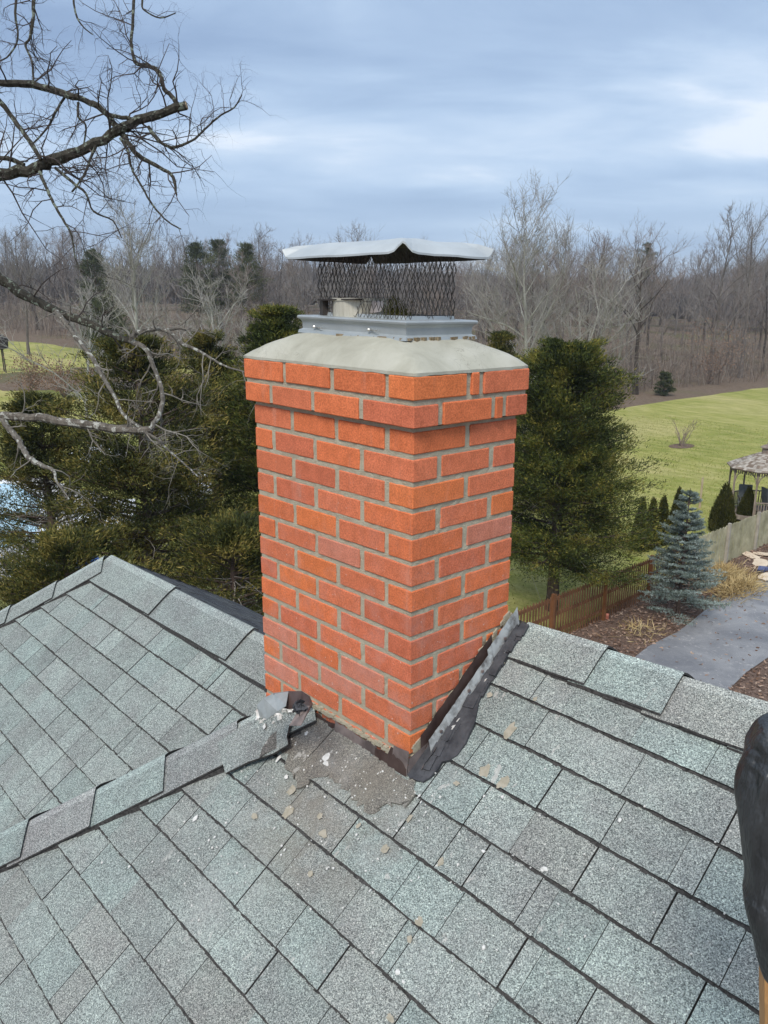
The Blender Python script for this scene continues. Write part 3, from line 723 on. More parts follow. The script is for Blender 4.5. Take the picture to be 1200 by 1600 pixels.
mb.build('strap', m_simple('pale_strap', (0.5, 0.44, 0.42), (0.62, 0.55, 0.52), 20, 0.6, 0.1), chimney)
P = np.array([-0.235, 0.16, 0.25])+RNG.normal(size=(900, 3))*np.array([0.017, 0.017, 0.0])+np.abs(RNG.normal(size=(900, 1)))*np.array([[0, 0, 0.022]])
D = unit(np.array([0, 0, 1.0])+RNG.normal(size=(900, 3))*0.6)
link('moss_clump', quads_mesh('moss_clump', blades(P, D, RNG.uniform(0.006, 0.018, 900), 0.0022), MOSS), chimney)

# ------------------------------------------------------------------ flashing round the chimney foot
up3 = np.array([0, 0, 1.0]); nF = unit(np.array([0, -SL, 1.0]))
def sheet_on_roof(name, pix, h, mats, parent=chimney, thick=0.003, rough=0.0015, col=None, sub=0.02, c0=-0.945):
    """a thin irregular sheet lying on the main slope, outline given where it lies"""
    pts = [on_roof(px, py, c0, h) for px, py in pix]; out = []
    for i in range(len(pts)):
        a, b = pts[i], pts[(i+1) % len(pts)]; n = max(1, int(np.linalg.norm(b-a)/sub))
        for k in range(n):
            q = a+(b-a)*k/n
            if k: q = q+np.array([1, 0, 0])*random.uniform(-rough, rough)*2+unit(np.array([0, 1, SL]))*random.uniform(-rough, rough)*2
            out.append(q)
    n = len(out); mb = MB(); bot = [q-nF*(thick+0.006) for q in out]
    mb.add(out, [tuple(range(n))], 0, col); mb.add(out+bot, [(n+i, n+(i+1) % n, (i+1) % n, i) for i in range(n)], len(mats)-1 if isinstance(mats, list) else 0, col)
    return mb.build(name, mats, parent)
tar = sheet_on_roof('tar_strip', [(640, 1216), (660, 1222), (672, 1214), (690, 1190), (714, 1180), (733, 1147), (742, 1128), (747, 1098), (762, 1066), (772, 1043), (786, 1022), (805, 996), (816, 985), (800, 966), (788, 968), (700, 1120), (655, 1170), (630, 1200)], 0.0215, [TAR], rough=0.0025)
FELTC = (0.225, 0.212, 0.188)
felt = sheet_on_roof('worn_underlayment', [(455, 1128), (500, 1122), (560, 1160), (600, 1190), (640, 1215), (650, 1237), (632, 1262), (604, 1254), (575, 1272), (548, 1240), (515, 1208), (490, 1216), (470, 1230), (448, 1190), (440, 1160)], 0.0185, [FELT, FELT], col=FELTC, rough=0.0065, thick=0.0003, sub=0.011)
dust = None
def splats(name, spots, mat, h=0.018, thick=0.002, parent=house):
    mb = MB()
    for (px, py, rpx) in spots:
        c = on_roof(px, py, -0.945, h); r_ = rpx/FPX*np.linalg.norm(c-CAM); m = 11; ph = random.random()*6; el = random.uniform(0.7, 1.3)
        a = np.array([1, 0, 0]); b = unit(np.array([0, 1, SL])); vs = [c+a*math.cos(2*math.pi*k/m)*r_*el*random.uniform(.6, 1.2)+b*math.sin(2*math.pi*k/m)*r_/el*random.uniform(.6, 1.2) for k in range(m)]
        ins = [c+(v-c)*0.6+nF*thick for v in vs]
        mb.add(vs+ins, [(k, (k+1) % m, m+(k+1) % m, m+k) for k in range(m)]+[tuple(m+k for k in range(m))])
    return mb.build(name, mat, parent)
for sp_ in [(796, 1142, 12), (757, 1205, 10), (788, 1221, 9), (780, 1226, 6), (601, 1326, 8), (640, 1278, 6), (688, 1347, 6), (455, 1235, 8), (450, 1269, 10), (505, 1303, 7), (398, 1275, 6), (605, 1325, 4), (713, 1224, 5), (640, 1467, 5), (610, 1590, 6), (700, 1165, 8), (690, 1175, 5), (765, 1085, 5), (836, 1092, 4), (784, 1036, 5), (485, 1365, 5), (655, 1440, 7), (843, 998, 6), (500, 1275, 5), (560, 1290, 4)]: splats('mortar_stain', [sp_], TANSPOT, h=0.0185, thick=0.0006)
bits = []
for _ in range(55):
    t = random.random(); px = 470+t*170+random.gauss(0, 22); py = 1128+t*105+abs(random.gauss(0, 26)); bits.append((px, py, random.uniform(0.7, 2.4)))
for _ in range(170): bits.append((random.gauss(520, 150), random.gauss(1310, 80), random.uniform(0.6, 2.2)))
for _ in range(60): bits.append((random.uniform(650, 1150), random.uniform(1150, 1560), random.uniform(0.6, 2.0)))
bits += [(510, 1183, 9), (509, 1193, 7), (479, 1146, 4), (305, 1278, 5), (851, 1357, 4), (847, 1360, 3), (968, 1281, 3.5), (755, 1330, 3), (785, 1245, 3), (688, 1245, 2.5), (621, 1518, 4), (630, 1534, 3), (756, 1480, 3.5), (1140, 1500, 3), (435, 1185, 5), (447, 1214, 4)]
bits = [b for b in bits if (b[1] > 1150 or b[0] > 470) and (b[0]-640)*0.55+1225 > 0 and on_roof(b[0], b[1])[1] < (-0.012 if on_roof(b[0], b[1])[0] < 0.01 else 0.2) and on_roof(b[0], b[1])[0]-on_roof(b[0], b[1])[1] > HIPC+0.16]
tag(splats('mortar_crumbs', bits, WHITEBIT, h=0.0175, thick=0.0022), kind='stuff')
streak = []
# brown base flashing along the left face (upright strip with an uneven top)
mb = MB(); n = 40
for pc, (xa, xb) in enumerate(((-0.46, -0.30), (-0.305, -0.12), (-0.125, 0.004))):
    m = 10; top = []; bot = []
    for k in range(m+1):
        x = xa+(xb-xa)*k/m; ty = -0.0075-pc*0.0022; top.append((x, ty, -0.905+random.uniform(-.006, .006)-0.012*(pc == 0)+(0.022 if pc == 2 and x > -0.07 else 0))); bot.append((x, ty-0.008, -0.965))
    mb.add(top+bot, [(m+1+k, m+2+k, k+1, k) for k in range(m)], pc % 2)
mb.add([(0.003, -0.016, -0.965), (0.012, -0.014, -0.86), (-0.05, -0.012, -0.87), (-0.06, -0.018, -0.965)], [(0, 1, 2, 3)], 1)
# front corner wraps round on to the right face
mb.add([(0.009, -0.020, -0.975), (0.016, 0.055, -0.915), (0.010, 0.062, -0.862), (0.007, -0.010, -0.885)], [(0, 1, 2, 3)], 1)
mb.build('base_flashing', [BROWNM, OLDM], chimney)
# mortar fillet between brick and flashing
mb = MB()
for k in range(46):
    x = -0.44+0.44*k/45; mb.obox((x, -0.0045, -0.900+random.uniform(-.004, .004)), (0.007, 0, 0), (0, random.uniform(0.0035, .006), 0), (0, 0, random.uniform(0.003, 0.007)))
for k in range(150):
    y = random.uniform(0.02, 0.40); z = -0.945+SL*y+random.uniform(0.040, 0.068); w_ = random.uniform(0.0012, 0.0026)
    if random.random() < 0.5*abs(math.sin(y*22)): continue
    mb.obox((0.001, y, z), (w_, 0, 0), (0, random.uniform(.006, .016), random.uniform(.0, .010)), (0, -random.uniform(0, .006), random.uniform(0.004, 0.013)))
mb.build('mortar_fillet', MORTAR, chimney)
# step flashing up the right face: brown strip behind, bent grey strip in front
mb = MB()
def strip(mb, ya, yb, x_off, lo, hi, lean, mi, n=14, wig=0.002, xtop=None):
    top, bot = [], []
    for k in range(n+1):
        y = ya+(yb-ya)*k/n; zr = -0.945+SL*y
        top.append((x_off+lean+random.uniform(-wig, wig), y, zr+hi+random.uniform(-wig, wig))); bot.append((x_off+random.uniform(-wig, wig), y, zr+lo+random.uniform(-wig, wig)*1.5))
    mb.add(top+bot, [(k, n+1+k, n+2+k, k+1) for k in range(n)], mi)
strip(mb, 0.035, 0.32, 0.010, 0.012, 0.085, -0.004, 0)
strip(mb, 0.050, 0.165, 0.034, 0.016, 0.060, -0.012, 1, wig=.001); strip(mb, 0.155, 0.300, 0.033, 0.018, 0.058, -0.012, 1, wig=.001); strip(mb, 0.290, 0.418, 0.026, 0.018, 0.070, -0.010, 1, wig=.001)
strip(mb, 0.005, 0.060, 0.020, 0.004, 0.042, 0.024, 2, 6)
for y in (0.09, 0.20, 0.255, 0.35): mb.obox((0.030, y, -0.945+SL*y+0.045), (0.0025, 0, 0), (0, 0.0035, 0), (0, 0, 0.0035), 2)
mb.build('step_flashing', [BROWNM, m_simple('scuffed_grey_metal', (0.16, 0.155, 0.15), (0.50, 0.52, 0.51), 30, 0.5, 0.3, 0.5, 0.004, lo=0.34, hi=0.55), OLDM], chimney)
# lumpy tar against the flashing
mb = MB()
for k in range(150):
    y = random.uniform(0.0, 0.41); z = -0.945+SL*y+0.026
    r_ = random.uniform(0.004, 0.010); mb.obox((0.044+random.uniform(-.006, .010), y, z+random.uniform(-.010, .000)), (r_, r_*.3, 0), (-r_*.3, r_*1.6, r_*1.2), (0, -r_*.4, r_*.7))
for (y, s) in ((0.12, 1), (0.14, .8), (0.25, .7), (0.33, .6)):
    mb.obox((0.044, y, -0.945+SL*y+0.028), (0.005*s, 0.001, 0.003), (0, 0.006*s, 0.0045*s), (0.002, -0.003, 0.003*s), 1)
mb.build('tar_lumps', [TAR, WHITEBIT], chimney)

# torn end of the hip cap and the curled metal piece
def px3(px, py, h): return on_roof(px, py, -0.945, h)
mb = MB()
g1 = [at_depth(401, 1102, 2.21), at_depth(412, 1091, 2.20), at_depth(428, 1083, 2.20), at_depth(451, 1080, 2.19)]
g2 = [at_depth(406, 1120, 2.19), at_depth(417, 1124, 2.16), at_depth(434, 1112, 2.13), at_depth(447, 1103, 2.12)]
mb.add(g1+g2, [(0, 4, 5, 1), (1, 5, 6, 2), (2, 6, 7, 3)], 0)
b1 = [at_depth(427, 1084, 2.197), at_depth(450, 1080, 2.19), at_depth(472, 1080, 2.16), at_depth(484, 1088, 2.12), at_depth(489, 1100, 2.08)]
b2 = [at_depth(438, 1106, 2.15), at_depth(452, 1108, 2.14), at_depth(468, 1106, 2.12), at_depth(476, 1104, 2.09), at_depth(484, 1106, 2.06)]
mb.add(b1+b2, [(i, 5+i, 6+i, i+1) for i in range(4)], 1)
c1 = [at_depth(489, 1100, 2.08), at_depth(484, 1103, 2.06), at_depth(470, 1103, 2.06)]; c2 = [at_depth(470, 1134, 2.02), at_depth(462, 1134, 2.02), at_depth(452, 1134, 2.03)]
mb.add(c1+c2, [(0, 3, 4, 1), (1, 4, 5, 2)], 2)
curl = mb.build('curled_metal_piece', [GREYM, BROWNM, OLDM], chimney)
sol = curl.modifiers.new('thickness', 'SOLIDIFY'); sol.thickness = 0.0016; sol.offset = 0
# torn cap: thick shingle flap with a ragged end
mb = MB()
A_ = [(352, 1208), (388, 1190), (427, 1177), (450, 1163), (448, 1150), (452, 1133), (462, 1118), (470, 1098), (455, 1094), (430, 1106), (400, 1123), (372, 1138), (340, 1160)]
dep = [None]
hip_dir = hd
def hip_surface(px, py, extra=0.0):      # the cap face on the main-slope side, lifted
    p = on_roof(px, py, -0.945, 0.034+extra); return p
top = [hip_surface(px, py, 0.006+0.018*max(0, (px-400)/80)) for px, py in A_]
c = sum(top)/len(top); n = len(top); bot = [p-nF*0.008 for p in top]
mb.add(top, [tuple(range(n))], 0, (0.30, 0.33, 0.315)); mb.add(top+bot, [(n+i, n+(i+1) % n, (i+1) % n, i) for i in range(n)], 1)
for i in range(60):
    t = random.random(); px = 395+t*82+random.gauss(0, 5); py = 1122-t*24+random.gauss(0, 6); p = hip_surface(px, py, 0.010+0.02*t); r_ = random.uniform(0.002, 0.006)
    mb.obox(p, unit(RNG.normal(size=3))*r_*1.5, unit(RNG.normal(size=3))*r_, unit(RNG.normal(size=3))*r_*.8, 2)
for i in range(9):
    p = at_depth(468+random.gauss(0, 3), 1104+random.gauss(0, 5), 2.05); r_ = random.uniform(0.005, 0.010)
    mb.obox(p, unit(RNG.normal(size=3))*r_*1.2, unit(RNG.normal(size=3))*r_, unit(RNG.normal(size=3))*r_*.8, 3)
mb.build('torn_cap_end', [SHINGLE, SHADOWLINE, WHITEBIT, TAR], house)
mb = MB()
B_ = [(413, 1178), (449, 1162), (446, 1148), (452, 1130), (443, 1128), (434, 1140), (420, 1152), (410, 1168), (405, 1184)]
top = [hip_surface(px, py, 0.014) for px, py in B_]; n = len(top); bot = [p-nF*0.007 for p in top]
mb.add(top, [tuple(range(n))], 0, (0.15, 0.145, 0.135)); mb.add(top+bot, [(n+i, n+(i+1) % n, (i+1) % n, i) for i in range(n)], 1)
mb.build('torn_flap', [SHINGLE, SHADOWLINE], house)

# ------------------------------------------------------------------ ground, lawn, drive, mulch
def m_ground():
    M = Mat('leaf_litter', 1.0, spec=0.1); n = M.noise(2.2, 6, 0.7); n2 = M.noise(14, 4, 0.7); n3 = M.noise(0.06, 4, 0.6)
    c = M.ramp(n, [(0.3, (0.11, 0.078, 0.058)), (0.5, (0.19, 0.14, 0.10)), (0.7, (0.27, 0.21, 0.155))])
    c = M.mix(0.5, c, M.ramp(n2, [(0.35, (0.05, 0.035, 0.025)), (0.65, (0.23, 0.17, 0.12))]))
    c = M.mix(M.ramp(n3, [(0.5, 0.0), (0.62, 0.6)]), c, (0.10, 0.115, 0.035))
    M.color(c).bump(n2, 0.7, 0.05); return M.m
def m_lawn():
    M = Mat('lawn_grass', 1.0, spec=0.08); a = M.noise(0.11, 5, 0.65, 0.6); b = M.noise(1, 4, 0.65, vec=M.scaled(0.5, 1.6, 1, (0, 0, 0.5))); g = M.noise(11, 5, 0.75)
    c = M.ramp(a, [(0.3, (0.165, 0.205, 0.036)), (0.48, (0.285, 0.290, 0.066)), (0.66, (0.48, 0.41, 0.18))])
    c = M.mix(0.5, c, M.ramp(b, [(0.33, (0.17, 0.21, 0.042)), (0.66, (0.48, 0.42, 0.18))]))
    c = M.mix(1.0, c, M.ramp(g, [(0.3, 0.72), (0.7, 1.25)]), 'MULTIPLY')
    M.color(c).bump(g, 0.6, 0.05); return M.m
def m_asphalt():
    M = Mat('asphalt', 0.75, spec=0.35); a = M.noise(0.7, 5, 0.65, 0.5); g = M.noise(60, 3, 0.7); v = M.noise(2.2, 6, 0.75, 0.8)
    c = M.ramp(a, [(0.35, (0.175, 0.178, 0.190)), (0.65, (0.30, 0.298, 0.300))]); c = M.mix(1.0, c, M.ramp(g, [(0.3, 0.8), (0.7, 1.2)]), 'MULTIPLY')
    c = M.mix(M.math('MULTIPLY', M.ramp(v, [(0.50, 0.0), (0.66, 1.0)]), M.ramp(M.noise(9, 3, 0.6), [(0.55, 0.0), (0.62, 0.85)])), c, (0.46, 0.44, 0.42))
    c = M.mix(M.ramp(M.noise(0.35, 3, 0.6, 0.4), [(0.55, 0.0), (0.7, 0.45)]), c, (0.34, 0.32, 0.30))
    M.color(c).bump(g, 0.4, 0.01); return M.m
def m_mulch():
    M = Mat('mulch', 1.0, spec=0.1); n = M.noise(7, 5, 0.75, 0.5); v = M.noise(26, 4, 0.7)
    c = M.ramp(n, [(0.3, (0.055, 0.034, 0.026)), (0.5, (0.16, 0.10, 0.075)), (0.68, (0.36, 0.25, 0.195))])
    c = M.mix(0.5, c, M.ramp(v, [(0.35, (0.04, 0.025, 0.02)), (0.68, (0.36, 0.265, 0.21))]))
    M.color(c).bump(v, 0.9, 0.05); return M.m
GROUND = m_ground(); LAWN = m_lawn(); ASPH = m_asphalt(); MULCH = m_mulch()

rad = np.concatenate([[0], np.geomspace(6, 2600, 92)]); nA = 240; A = np.linspace(0, 2*math.pi, nA, endpoint=False)
GX = (rad[:, None]*np.cos(A)[None, :]).ravel()-3; GY = (rad[:, None]*np.sin(A)[None, :]).ravel()+3; Gz = terrain(GX, GY)
gv = np.stack([GX, GY, Gz], 1); gf = [(i*nA+k, (i+1)*nA+k, (i+1)*nA+(k+1) % nA, i*nA+(k+1) % nA) for i in range(len(rad)-1) for k in range(nA)]
me = bpy.data.meshes.new('ground'); me.from_pydata([tuple(v) for v in gv], [], gf); me.materials.append(GROUND); me.polygons.foreach_set('use_smooth', np.ones(len(gf), dtype=bool))
tag(link('ground', me), kind='structure')

def in_poly(px, py, poly):
    c = np.zeros(px.shape, bool); n = len(poly); j = n-1
    for i in range(n):
        xi, yi = poly[i]; xj, yj = poly[j]
        cond = ((yi > py) != (yj > py)) & (px < (xj-xi)*(py-yi)/((yj-yi)+1e-12)+xi); c ^= cond; j = i
    return c
def ground_sheet(name, poly, mat, lift, step=2.0, kind='structure', wob=0.4):
    """sheet draped on the terrain, triangulated from a subdivided outline"""
    import bmesh
    bm = bmesh.new(); pts = []
    for i in range(len(poly)):
        a, b = np.array(poly[i][:2]), np.array(poly[(i+1) % len(poly)][:2]); n = max(1, int(np.linalg.norm(b-a)/step))
        for k in range(n):
            q = a+(b-a)*k/n
            if k: q = q+RNG.uniform(-wob, wob, 2)
            pts.append(q)
    P_ = np.array(pts); lo = P_.min(0); hi = P_.max(0); g = step*1.5
    vs = [bm.verts.new((p[0], p[1], 0)) for p in P_]; f = bm.faces.new(vs)
    for ax in (0, 1):
        t = lo[ax]+g
        while t < hi[ax]:
            co = [0, 0, 0]; co[ax] = t; no = [0, 0, 0]; no[ax] = 1
            bmesh.ops.bisect_plane(bm, geom=bm.verts[:]+bm.edges[:]+bm.faces[:], plane_co=co, plane_no=no); t += g
    bmesh.ops.triangulate(bm, faces=bm.faces[:])
    for v in bm.verts: v.co.z = float(terrain(v.co.x, v.co.y))+lift
    bmesh.ops.recalc_face_normals(bm, faces=bm.faces[:])
    me = bpy.data.meshes.new(name); bm.to_mesh(me); bm.free(); me.materials.append(mat)
    if len(me.polygons) and sum(p.normal.z for p in me.polygons) < 0: me.flip_normals()
    return tag(link(name, me), kind=kind)
gp = lambda px, py: ground_at(px, py)[:2]
FX = -10.15                                   # the fence line
lawn_far = [gp(1500, 584), gp(1200, 606), gp(1080, 622), gp(960, 641), gp(800, 648), gp(640, 640), gp(420, 598), gp(330, 575), gp(200, 556), gp(120, 545), gp(60, 536), gp(-60, 530), gp(-350, 545)]
lawn = ground_sheet('lawn', [(FX, -4), (FX, 60)]+[tuple(p) for p in lawn_far]+[(-60, -6)], LAWN, 0.035, 3.0)
litter = ground_sheet('leaf_strewn_grass', [gp(-80, 585), gp(60, 583), gp(180, 570), gp(330, 590), gp(420, 612), gp(330, 626), gp(250, 612), gp(110, 612), gp(-80, 608)], GROUND, 0.05, 1.5, wob=0.8)
drive_poly = [gp(940, 1072), gp(985, 1036), gp(1012, 1014), gp(1060, 990), gp(1100, 958), gp(1150, 928), gp(1195, 905), gp(1300, 860), (-4.6, 40), (2.0, 42), gp(1400, 935), gp(1200, 1031), gp(1165, 1055), gp(1140, 1080), gp(1128, 1100), gp(1080, 1180)]
mulch = ground_sheet('mulch_bed', [(FX, 6), (FX, 44), (6, 44), (6, 6)], MULCH, 0.04, 1.2, wob=0.0)
drive = ground_sheet('driveway', drive_poly, ASPH, 0.075, 0.9, wob=0.035)

# loose leaves on the mulch bed and grass tufts: nobody could count them
LEAFM = m_leaf('dead_leaf', [(0.10, 0.055, 0.035), (0.20, 0.12, 0.08), (0.34, 0.23, 0.17), (0.45, 0.34, 0.26)], nscale=0.5)
n = 26000; X_ = RNG.uniform(FX, 1.5, n*2); Y_ = RNG.uniform(9, 40, n*2)
ok = ~in_poly(X_, Y_, [tuple(p[:2]) for p in drive_poly]) | (RNG.random(n*2) < 0.05)
X_, Y_ = X_[ok][:n], Y_[ok][:n]; Pl = np.stack([X_, Y_, terrain(X_, Y_)+0.085], 1); Dl = unit(np.concatenate([RNG.normal(size=(len(X_), 2)), RNG.uniform(-.2, .35, (len(X_), 1))], 1))
tag(link('fallen_leaves', quads_mesh('fallen_leaves', blades(Pl, Dl, RNG.uniform(0.05, 0.12, len(X_)), RNG.uniform(0.03, 0.07, len(X_))), LEAFM)), kind='stuff')
GRASSM = m_leaf('grass_blade', [(0.15, 0.18, 0.04), (0.26, 0.27, 0.07), (0.42, 0.37, 0.16)], nscale=0.15)
n = 30000; X_ = RNG.uniform(-32, FX-0.1, n); Y_ = RNG.uniform(8, 60, n); Pl = np.stack([X_, Y_, terrain(X_, Y_)+0.03], 1); Dl = unit(RNG.normal(size=(n, 3))*0.5+np.array([0, 0, 1]))
tag(link('grass', quads_mesh('grass', blades(Pl, Dl, RNG.uniform(0.05, 0.13, n), 0.03), GRASSM)), kind='stuff')
STRAW = m_leaf('straw', [(0.30, 0.20, 0.08), (0.48, 0.36, 0.17), (0.62, 0.50, 0.28)], nscale=2)
def straw_clump(px, py, sx, sy, n, label):
    c = ground_at(px, py); P_ = np.stack([RNG.normal(c[0], sx, n), RNG.normal(c[1], sy, n), np.full(n, c[2]+0.08)], 1)
    P_[:, 2] += 0.22*np.exp(-((P_[:, 0]-c[0])/sx)**2-((P_[:, 1]-c[1])/sy)**2)*RNG.random(n)
    D_ = unit((P_-c)*np.array([1, 1, 0])+RNG.normal(size=(n, 3))*0.5+np.array([0, 0, 0.25]))
    o = link('straw_clump', quads_mesh('straw_clump', blades(P_, D_, RNG.uniform(0.2, 0.45, n), 0.022), STRAW)); tag(o, label, 'dry grass')
straw_clump(1128, 903, 0.38, 0.55, 1500, 'dry yellow ornamental grass flopped over behind the blue spruce')
straw_clump(1152, 925, 0.30, 0.75, 1300, 'flattened straw-coloured grass right at the edge of the driveway')
straw_clump(1000, 992, 0.30, 0.35, 130, 'small thin tuft of tan grass on the mulch by the brown fence')

# ------------------------------------------------------------------ fences
BROWNW = m_simple('stained_picket', (0.11, 0.050, 0.024), (0.24, 0.115, 0.055), 2.5, 0.8, 0, 0.3, 0.01)
PALEW = m_simple('weathered_picket', (0.25, 0.235, 0.145), (0.50, 0.465, 0.32), 2.2, 0.9, 0, 0.3, 0.01)
def fence(name, label, y0, y1, mat, postys, pitch, w, H, gapstyle, postmat, x0=FX):
    f = thing(name, label, 'fence', (x0, (y0+y1)/2, GZ))
    mb = MB(); y = y0
    while y < y1:
        z = float(terrain(x0, y)); h = H+random.uniform(-.02, .02); t = random.uniform(-.008, .008); x = x0+0.012+random.uniform(-.003, .003)
        vs = [(x, y, z+0.03), (x, y+w, z+0.03), (x, y+w+t, z+h-0.05), (x, y+w/2+t, z+h), (x, y+t, z+h-0.05)]; vs2 = [(a+0.018, b, c) for a, b, c in vs]
        mb.add(vs+vs2, [(4, 3, 2, 1, 0), (5, 6, 7, 8, 9)]+[(i, (i+1) % 5, 5+(i+1) % 5, 5+i) for i in range(5)]); y += pitch*random.uniform(.94, 1.06)
    mb.build('pickets', mat, f)
    for hz_ in ((0.30, 0.95) if H < 1.4 else (0.3, 0.8, 1.25)):
        rb = MB(); rb.box((x0-0.035, y0, GZ+hz_), (x0+0.010, y1, GZ+hz_+0.085)); rb.build('rail', mat, f)
    for py_ in postys:
        pb = MB(); z = float(terrain(x0, py_)); pb.box((x0+0.032, py_-0.045, z-0.2), (x0+0.122, py_+0.045, z+H+0.08), jit=0.006); pb.build('post', postmat, f)
    return f
fence('picket_fence', 'reddish brown wooden fence with open gaps between its pickets below the right cedar', 11.0, 22.6, BROWNW, (12.6, 15.2, 17.75, 20.3, 22.4), 0.125, 0.052, 1.40, 0, m_simple('stained_post', (0.14, 0.058, 0.024), (0.28, 0.125, 0.05), 3, 0.8))
fence('picket_fence', 'weathered grey-green picket fence with tight pickets in front of the gazebo', 22.75, 40.0, PALEW, (23.2, 25.6, 28.05, 30.9, 33.4, 36), 0.125, 0.082, 1.46, 1, m_simple('grey_post', (0.30, 0.27, 0.22), (0.46, 0.42, 0.35), 3, 0.9))

# ------------------------------------------------------------------ gazebo
GW = m_simple('weathered_gazebo_wood', (0.17, 0.13, 0.105), (0.33, 0.27, 0.225), 3, 0.9, 0, 0.3, 0.01, coordscale=(3, 3, 0.6))
def m_cedarroof():
    M = Mat('cedar_roof_shingle', 0.95, spec=0.1); c = M.attr(); c = M.mix(1.0, c, M.ramp(M.noise(9, 4, 0.7), [(0.3, 0.7), (0.7, 1.25)]), 'MULTIPLY'); M.color(c); return M.m
GR = m_cedarroof()
gc = ground_at(1186, 812)
gz = float(terrain(gc[0], gc[1])); gaz = thing('gazebo', 'octagonal weathered wooden gazebo with shingled roof and cupola beyond the pale fence', 'gazebo', (gc[0], gc[1], gz))
GRd, GRr = 1.38, 1.58
def oc(r_, z, k, ph=0.2): a = math.pi/4*k+ph; return np.array([gc[0]+r_*math.cos(a), gc[1]+r_*math.sin(a), gz+z])
mb = MB(); ring0 = [oc(GRd+0.08, 0.18, k) for k in range(8)]; ring1 = [oc(GRd+0.08, 0.34, k) for k in range(8)]
mb.add(ring0+ring1, [tuple(range(7, -1, -1)), tuple(range(8, 16))]+[(k, (k+1) % 8, 8+(k+1) % 8, 8+k) for k in range(8)]); mb.build('deck', GW, gaz)
HR = 2.32
for k in range(8):
    p = MB(); a = oc(GRd, 0.02, k); p.tube([a, oc(GRd, HR, k)], [0.055, 0.05], 4); p.build('post', GW, gaz)
    nx = oc(GRd, 0, k+1); cu = oc(GRd, 0, k); d = nx-cu; d[2] = 0; L = np.linalg.norm(d); d /= L
    br = MB()
    for s in (0, 1):
        b0 = (cu if s == 0 else nx); dd = d if s == 0 else -d
        pts = [b0+up3*(HR-0.52)+dd*0.03, b0+up3*(HR-0.28)+dd*0.10, b0+up3*(HR-0.12)+dd*0.26, b0+up3*(HR-0.06)+dd*0.40]; br.tube(pts, [0.022]*4, 4)
    br.build('bracket', GW, gaz)
    va = MB(); va.obox((cu+nx)/2+up3*(HR-0.02), d*L/2, np.cross(d, up3)*0.02, up3*0.03); nn_ = 11
    for i in range(nn_): va.obox(cu+d*L*(i+0.5)/nn_+up3*(HR-0.12), d*0.022, np.cross(d, up3)*0.012, up3*0.07)
    va.build('valance', GW, gaz)
    if k != 5:
        ra = MB(); ra.obox((cu+nx)/2+up3*1.02, d*L/2, np.cross(d, up3)*0.035, up3*0.022); ra.obox((cu+nx)/2+up3*0.45, d*L/2, np.cross(d, up3)*0.025, up3*0.022)
        for i in range(10): ra.obox(cu+d*L*(i+0.5)/10+up3*0.73, d*0.018, np.cross(d, up3)*0.012, up3*0.27)
        ra.build('railing', GW, gaz)
rf = MB()
for k in range(8):
    nrow = 13
    for j in range(nrow):
        t0, t1 = j/nrow, (j+1)/nrow
        def rp(t, u): r_ = GRr*(1-t)+0.24*t; z = HR+0.03+0.62*t**0.9; a, b = oc(r_, z, k), oc(r_, z, k+1); return a*(1-u)+b*u
        m = max(1, int(9*(1-t0*0.75)))
        for i in range(m):
            u0_, u1_ = i/m, (i+1)/m; c = random.choice([(0.27, 0.225, 0.18), (0.36, 0.32, 0.27), (0.20, 0.155, 0.12), (0.42, 0.375, 0.32)]); l = 0.014
            q_ = [rp(t0, u0_)+up3*l, rp(t0, u1_)+up3*l, rp(t1, u1_)+up3*0.002, rp(t1, u0_)+up3*0.002]; e_ = [rp(t0, u0_)-up3*0.012, rp(t0, u1_)-up3*0.012]
            rf.add(q_+e_, [(0, 1, 2, 3), (4, 5, 1, 0)], 0, c)
und_ = [oc(GRr, HR+0.0, k) for k in range(8)]+[oc(0.24, HR+0.60, k) for k in range(8)]
rf.add(und_, [(k, 8+k, 8+(k+1) % 8, (k+1) % 8) for k in range(8)], 0, (0.16, 0.12, 0.10))
roofg = rf.build('roof', GR, gaz)
cb = MB(); loftr = lambda r_, z: [tuple(oc(r_, z, k)) for k in range(8)]
loft(cb, [loftr(0.22, HR+0.60), loftr(0.22, HR+0.86)], 0, True); cb.build('cupola', GW, roofg)
cb = MB(); loft(cb, [loftr(0.30, HR+0.85), loftr(0.30, HR+0.875), loftr(0.17, HR+0.96), loftr(0.05, HR+1.0)], 0, True); cb.tube([(gc[0], gc[1], gz+HR+0.99), (gc[0], gc[1], gz+HR+1.06), (gc[0], gc[1], gz+HR+1.10)], [0.035, 0.05, 0.01], 8); cb.build('cupola_roof', GW, roofg)
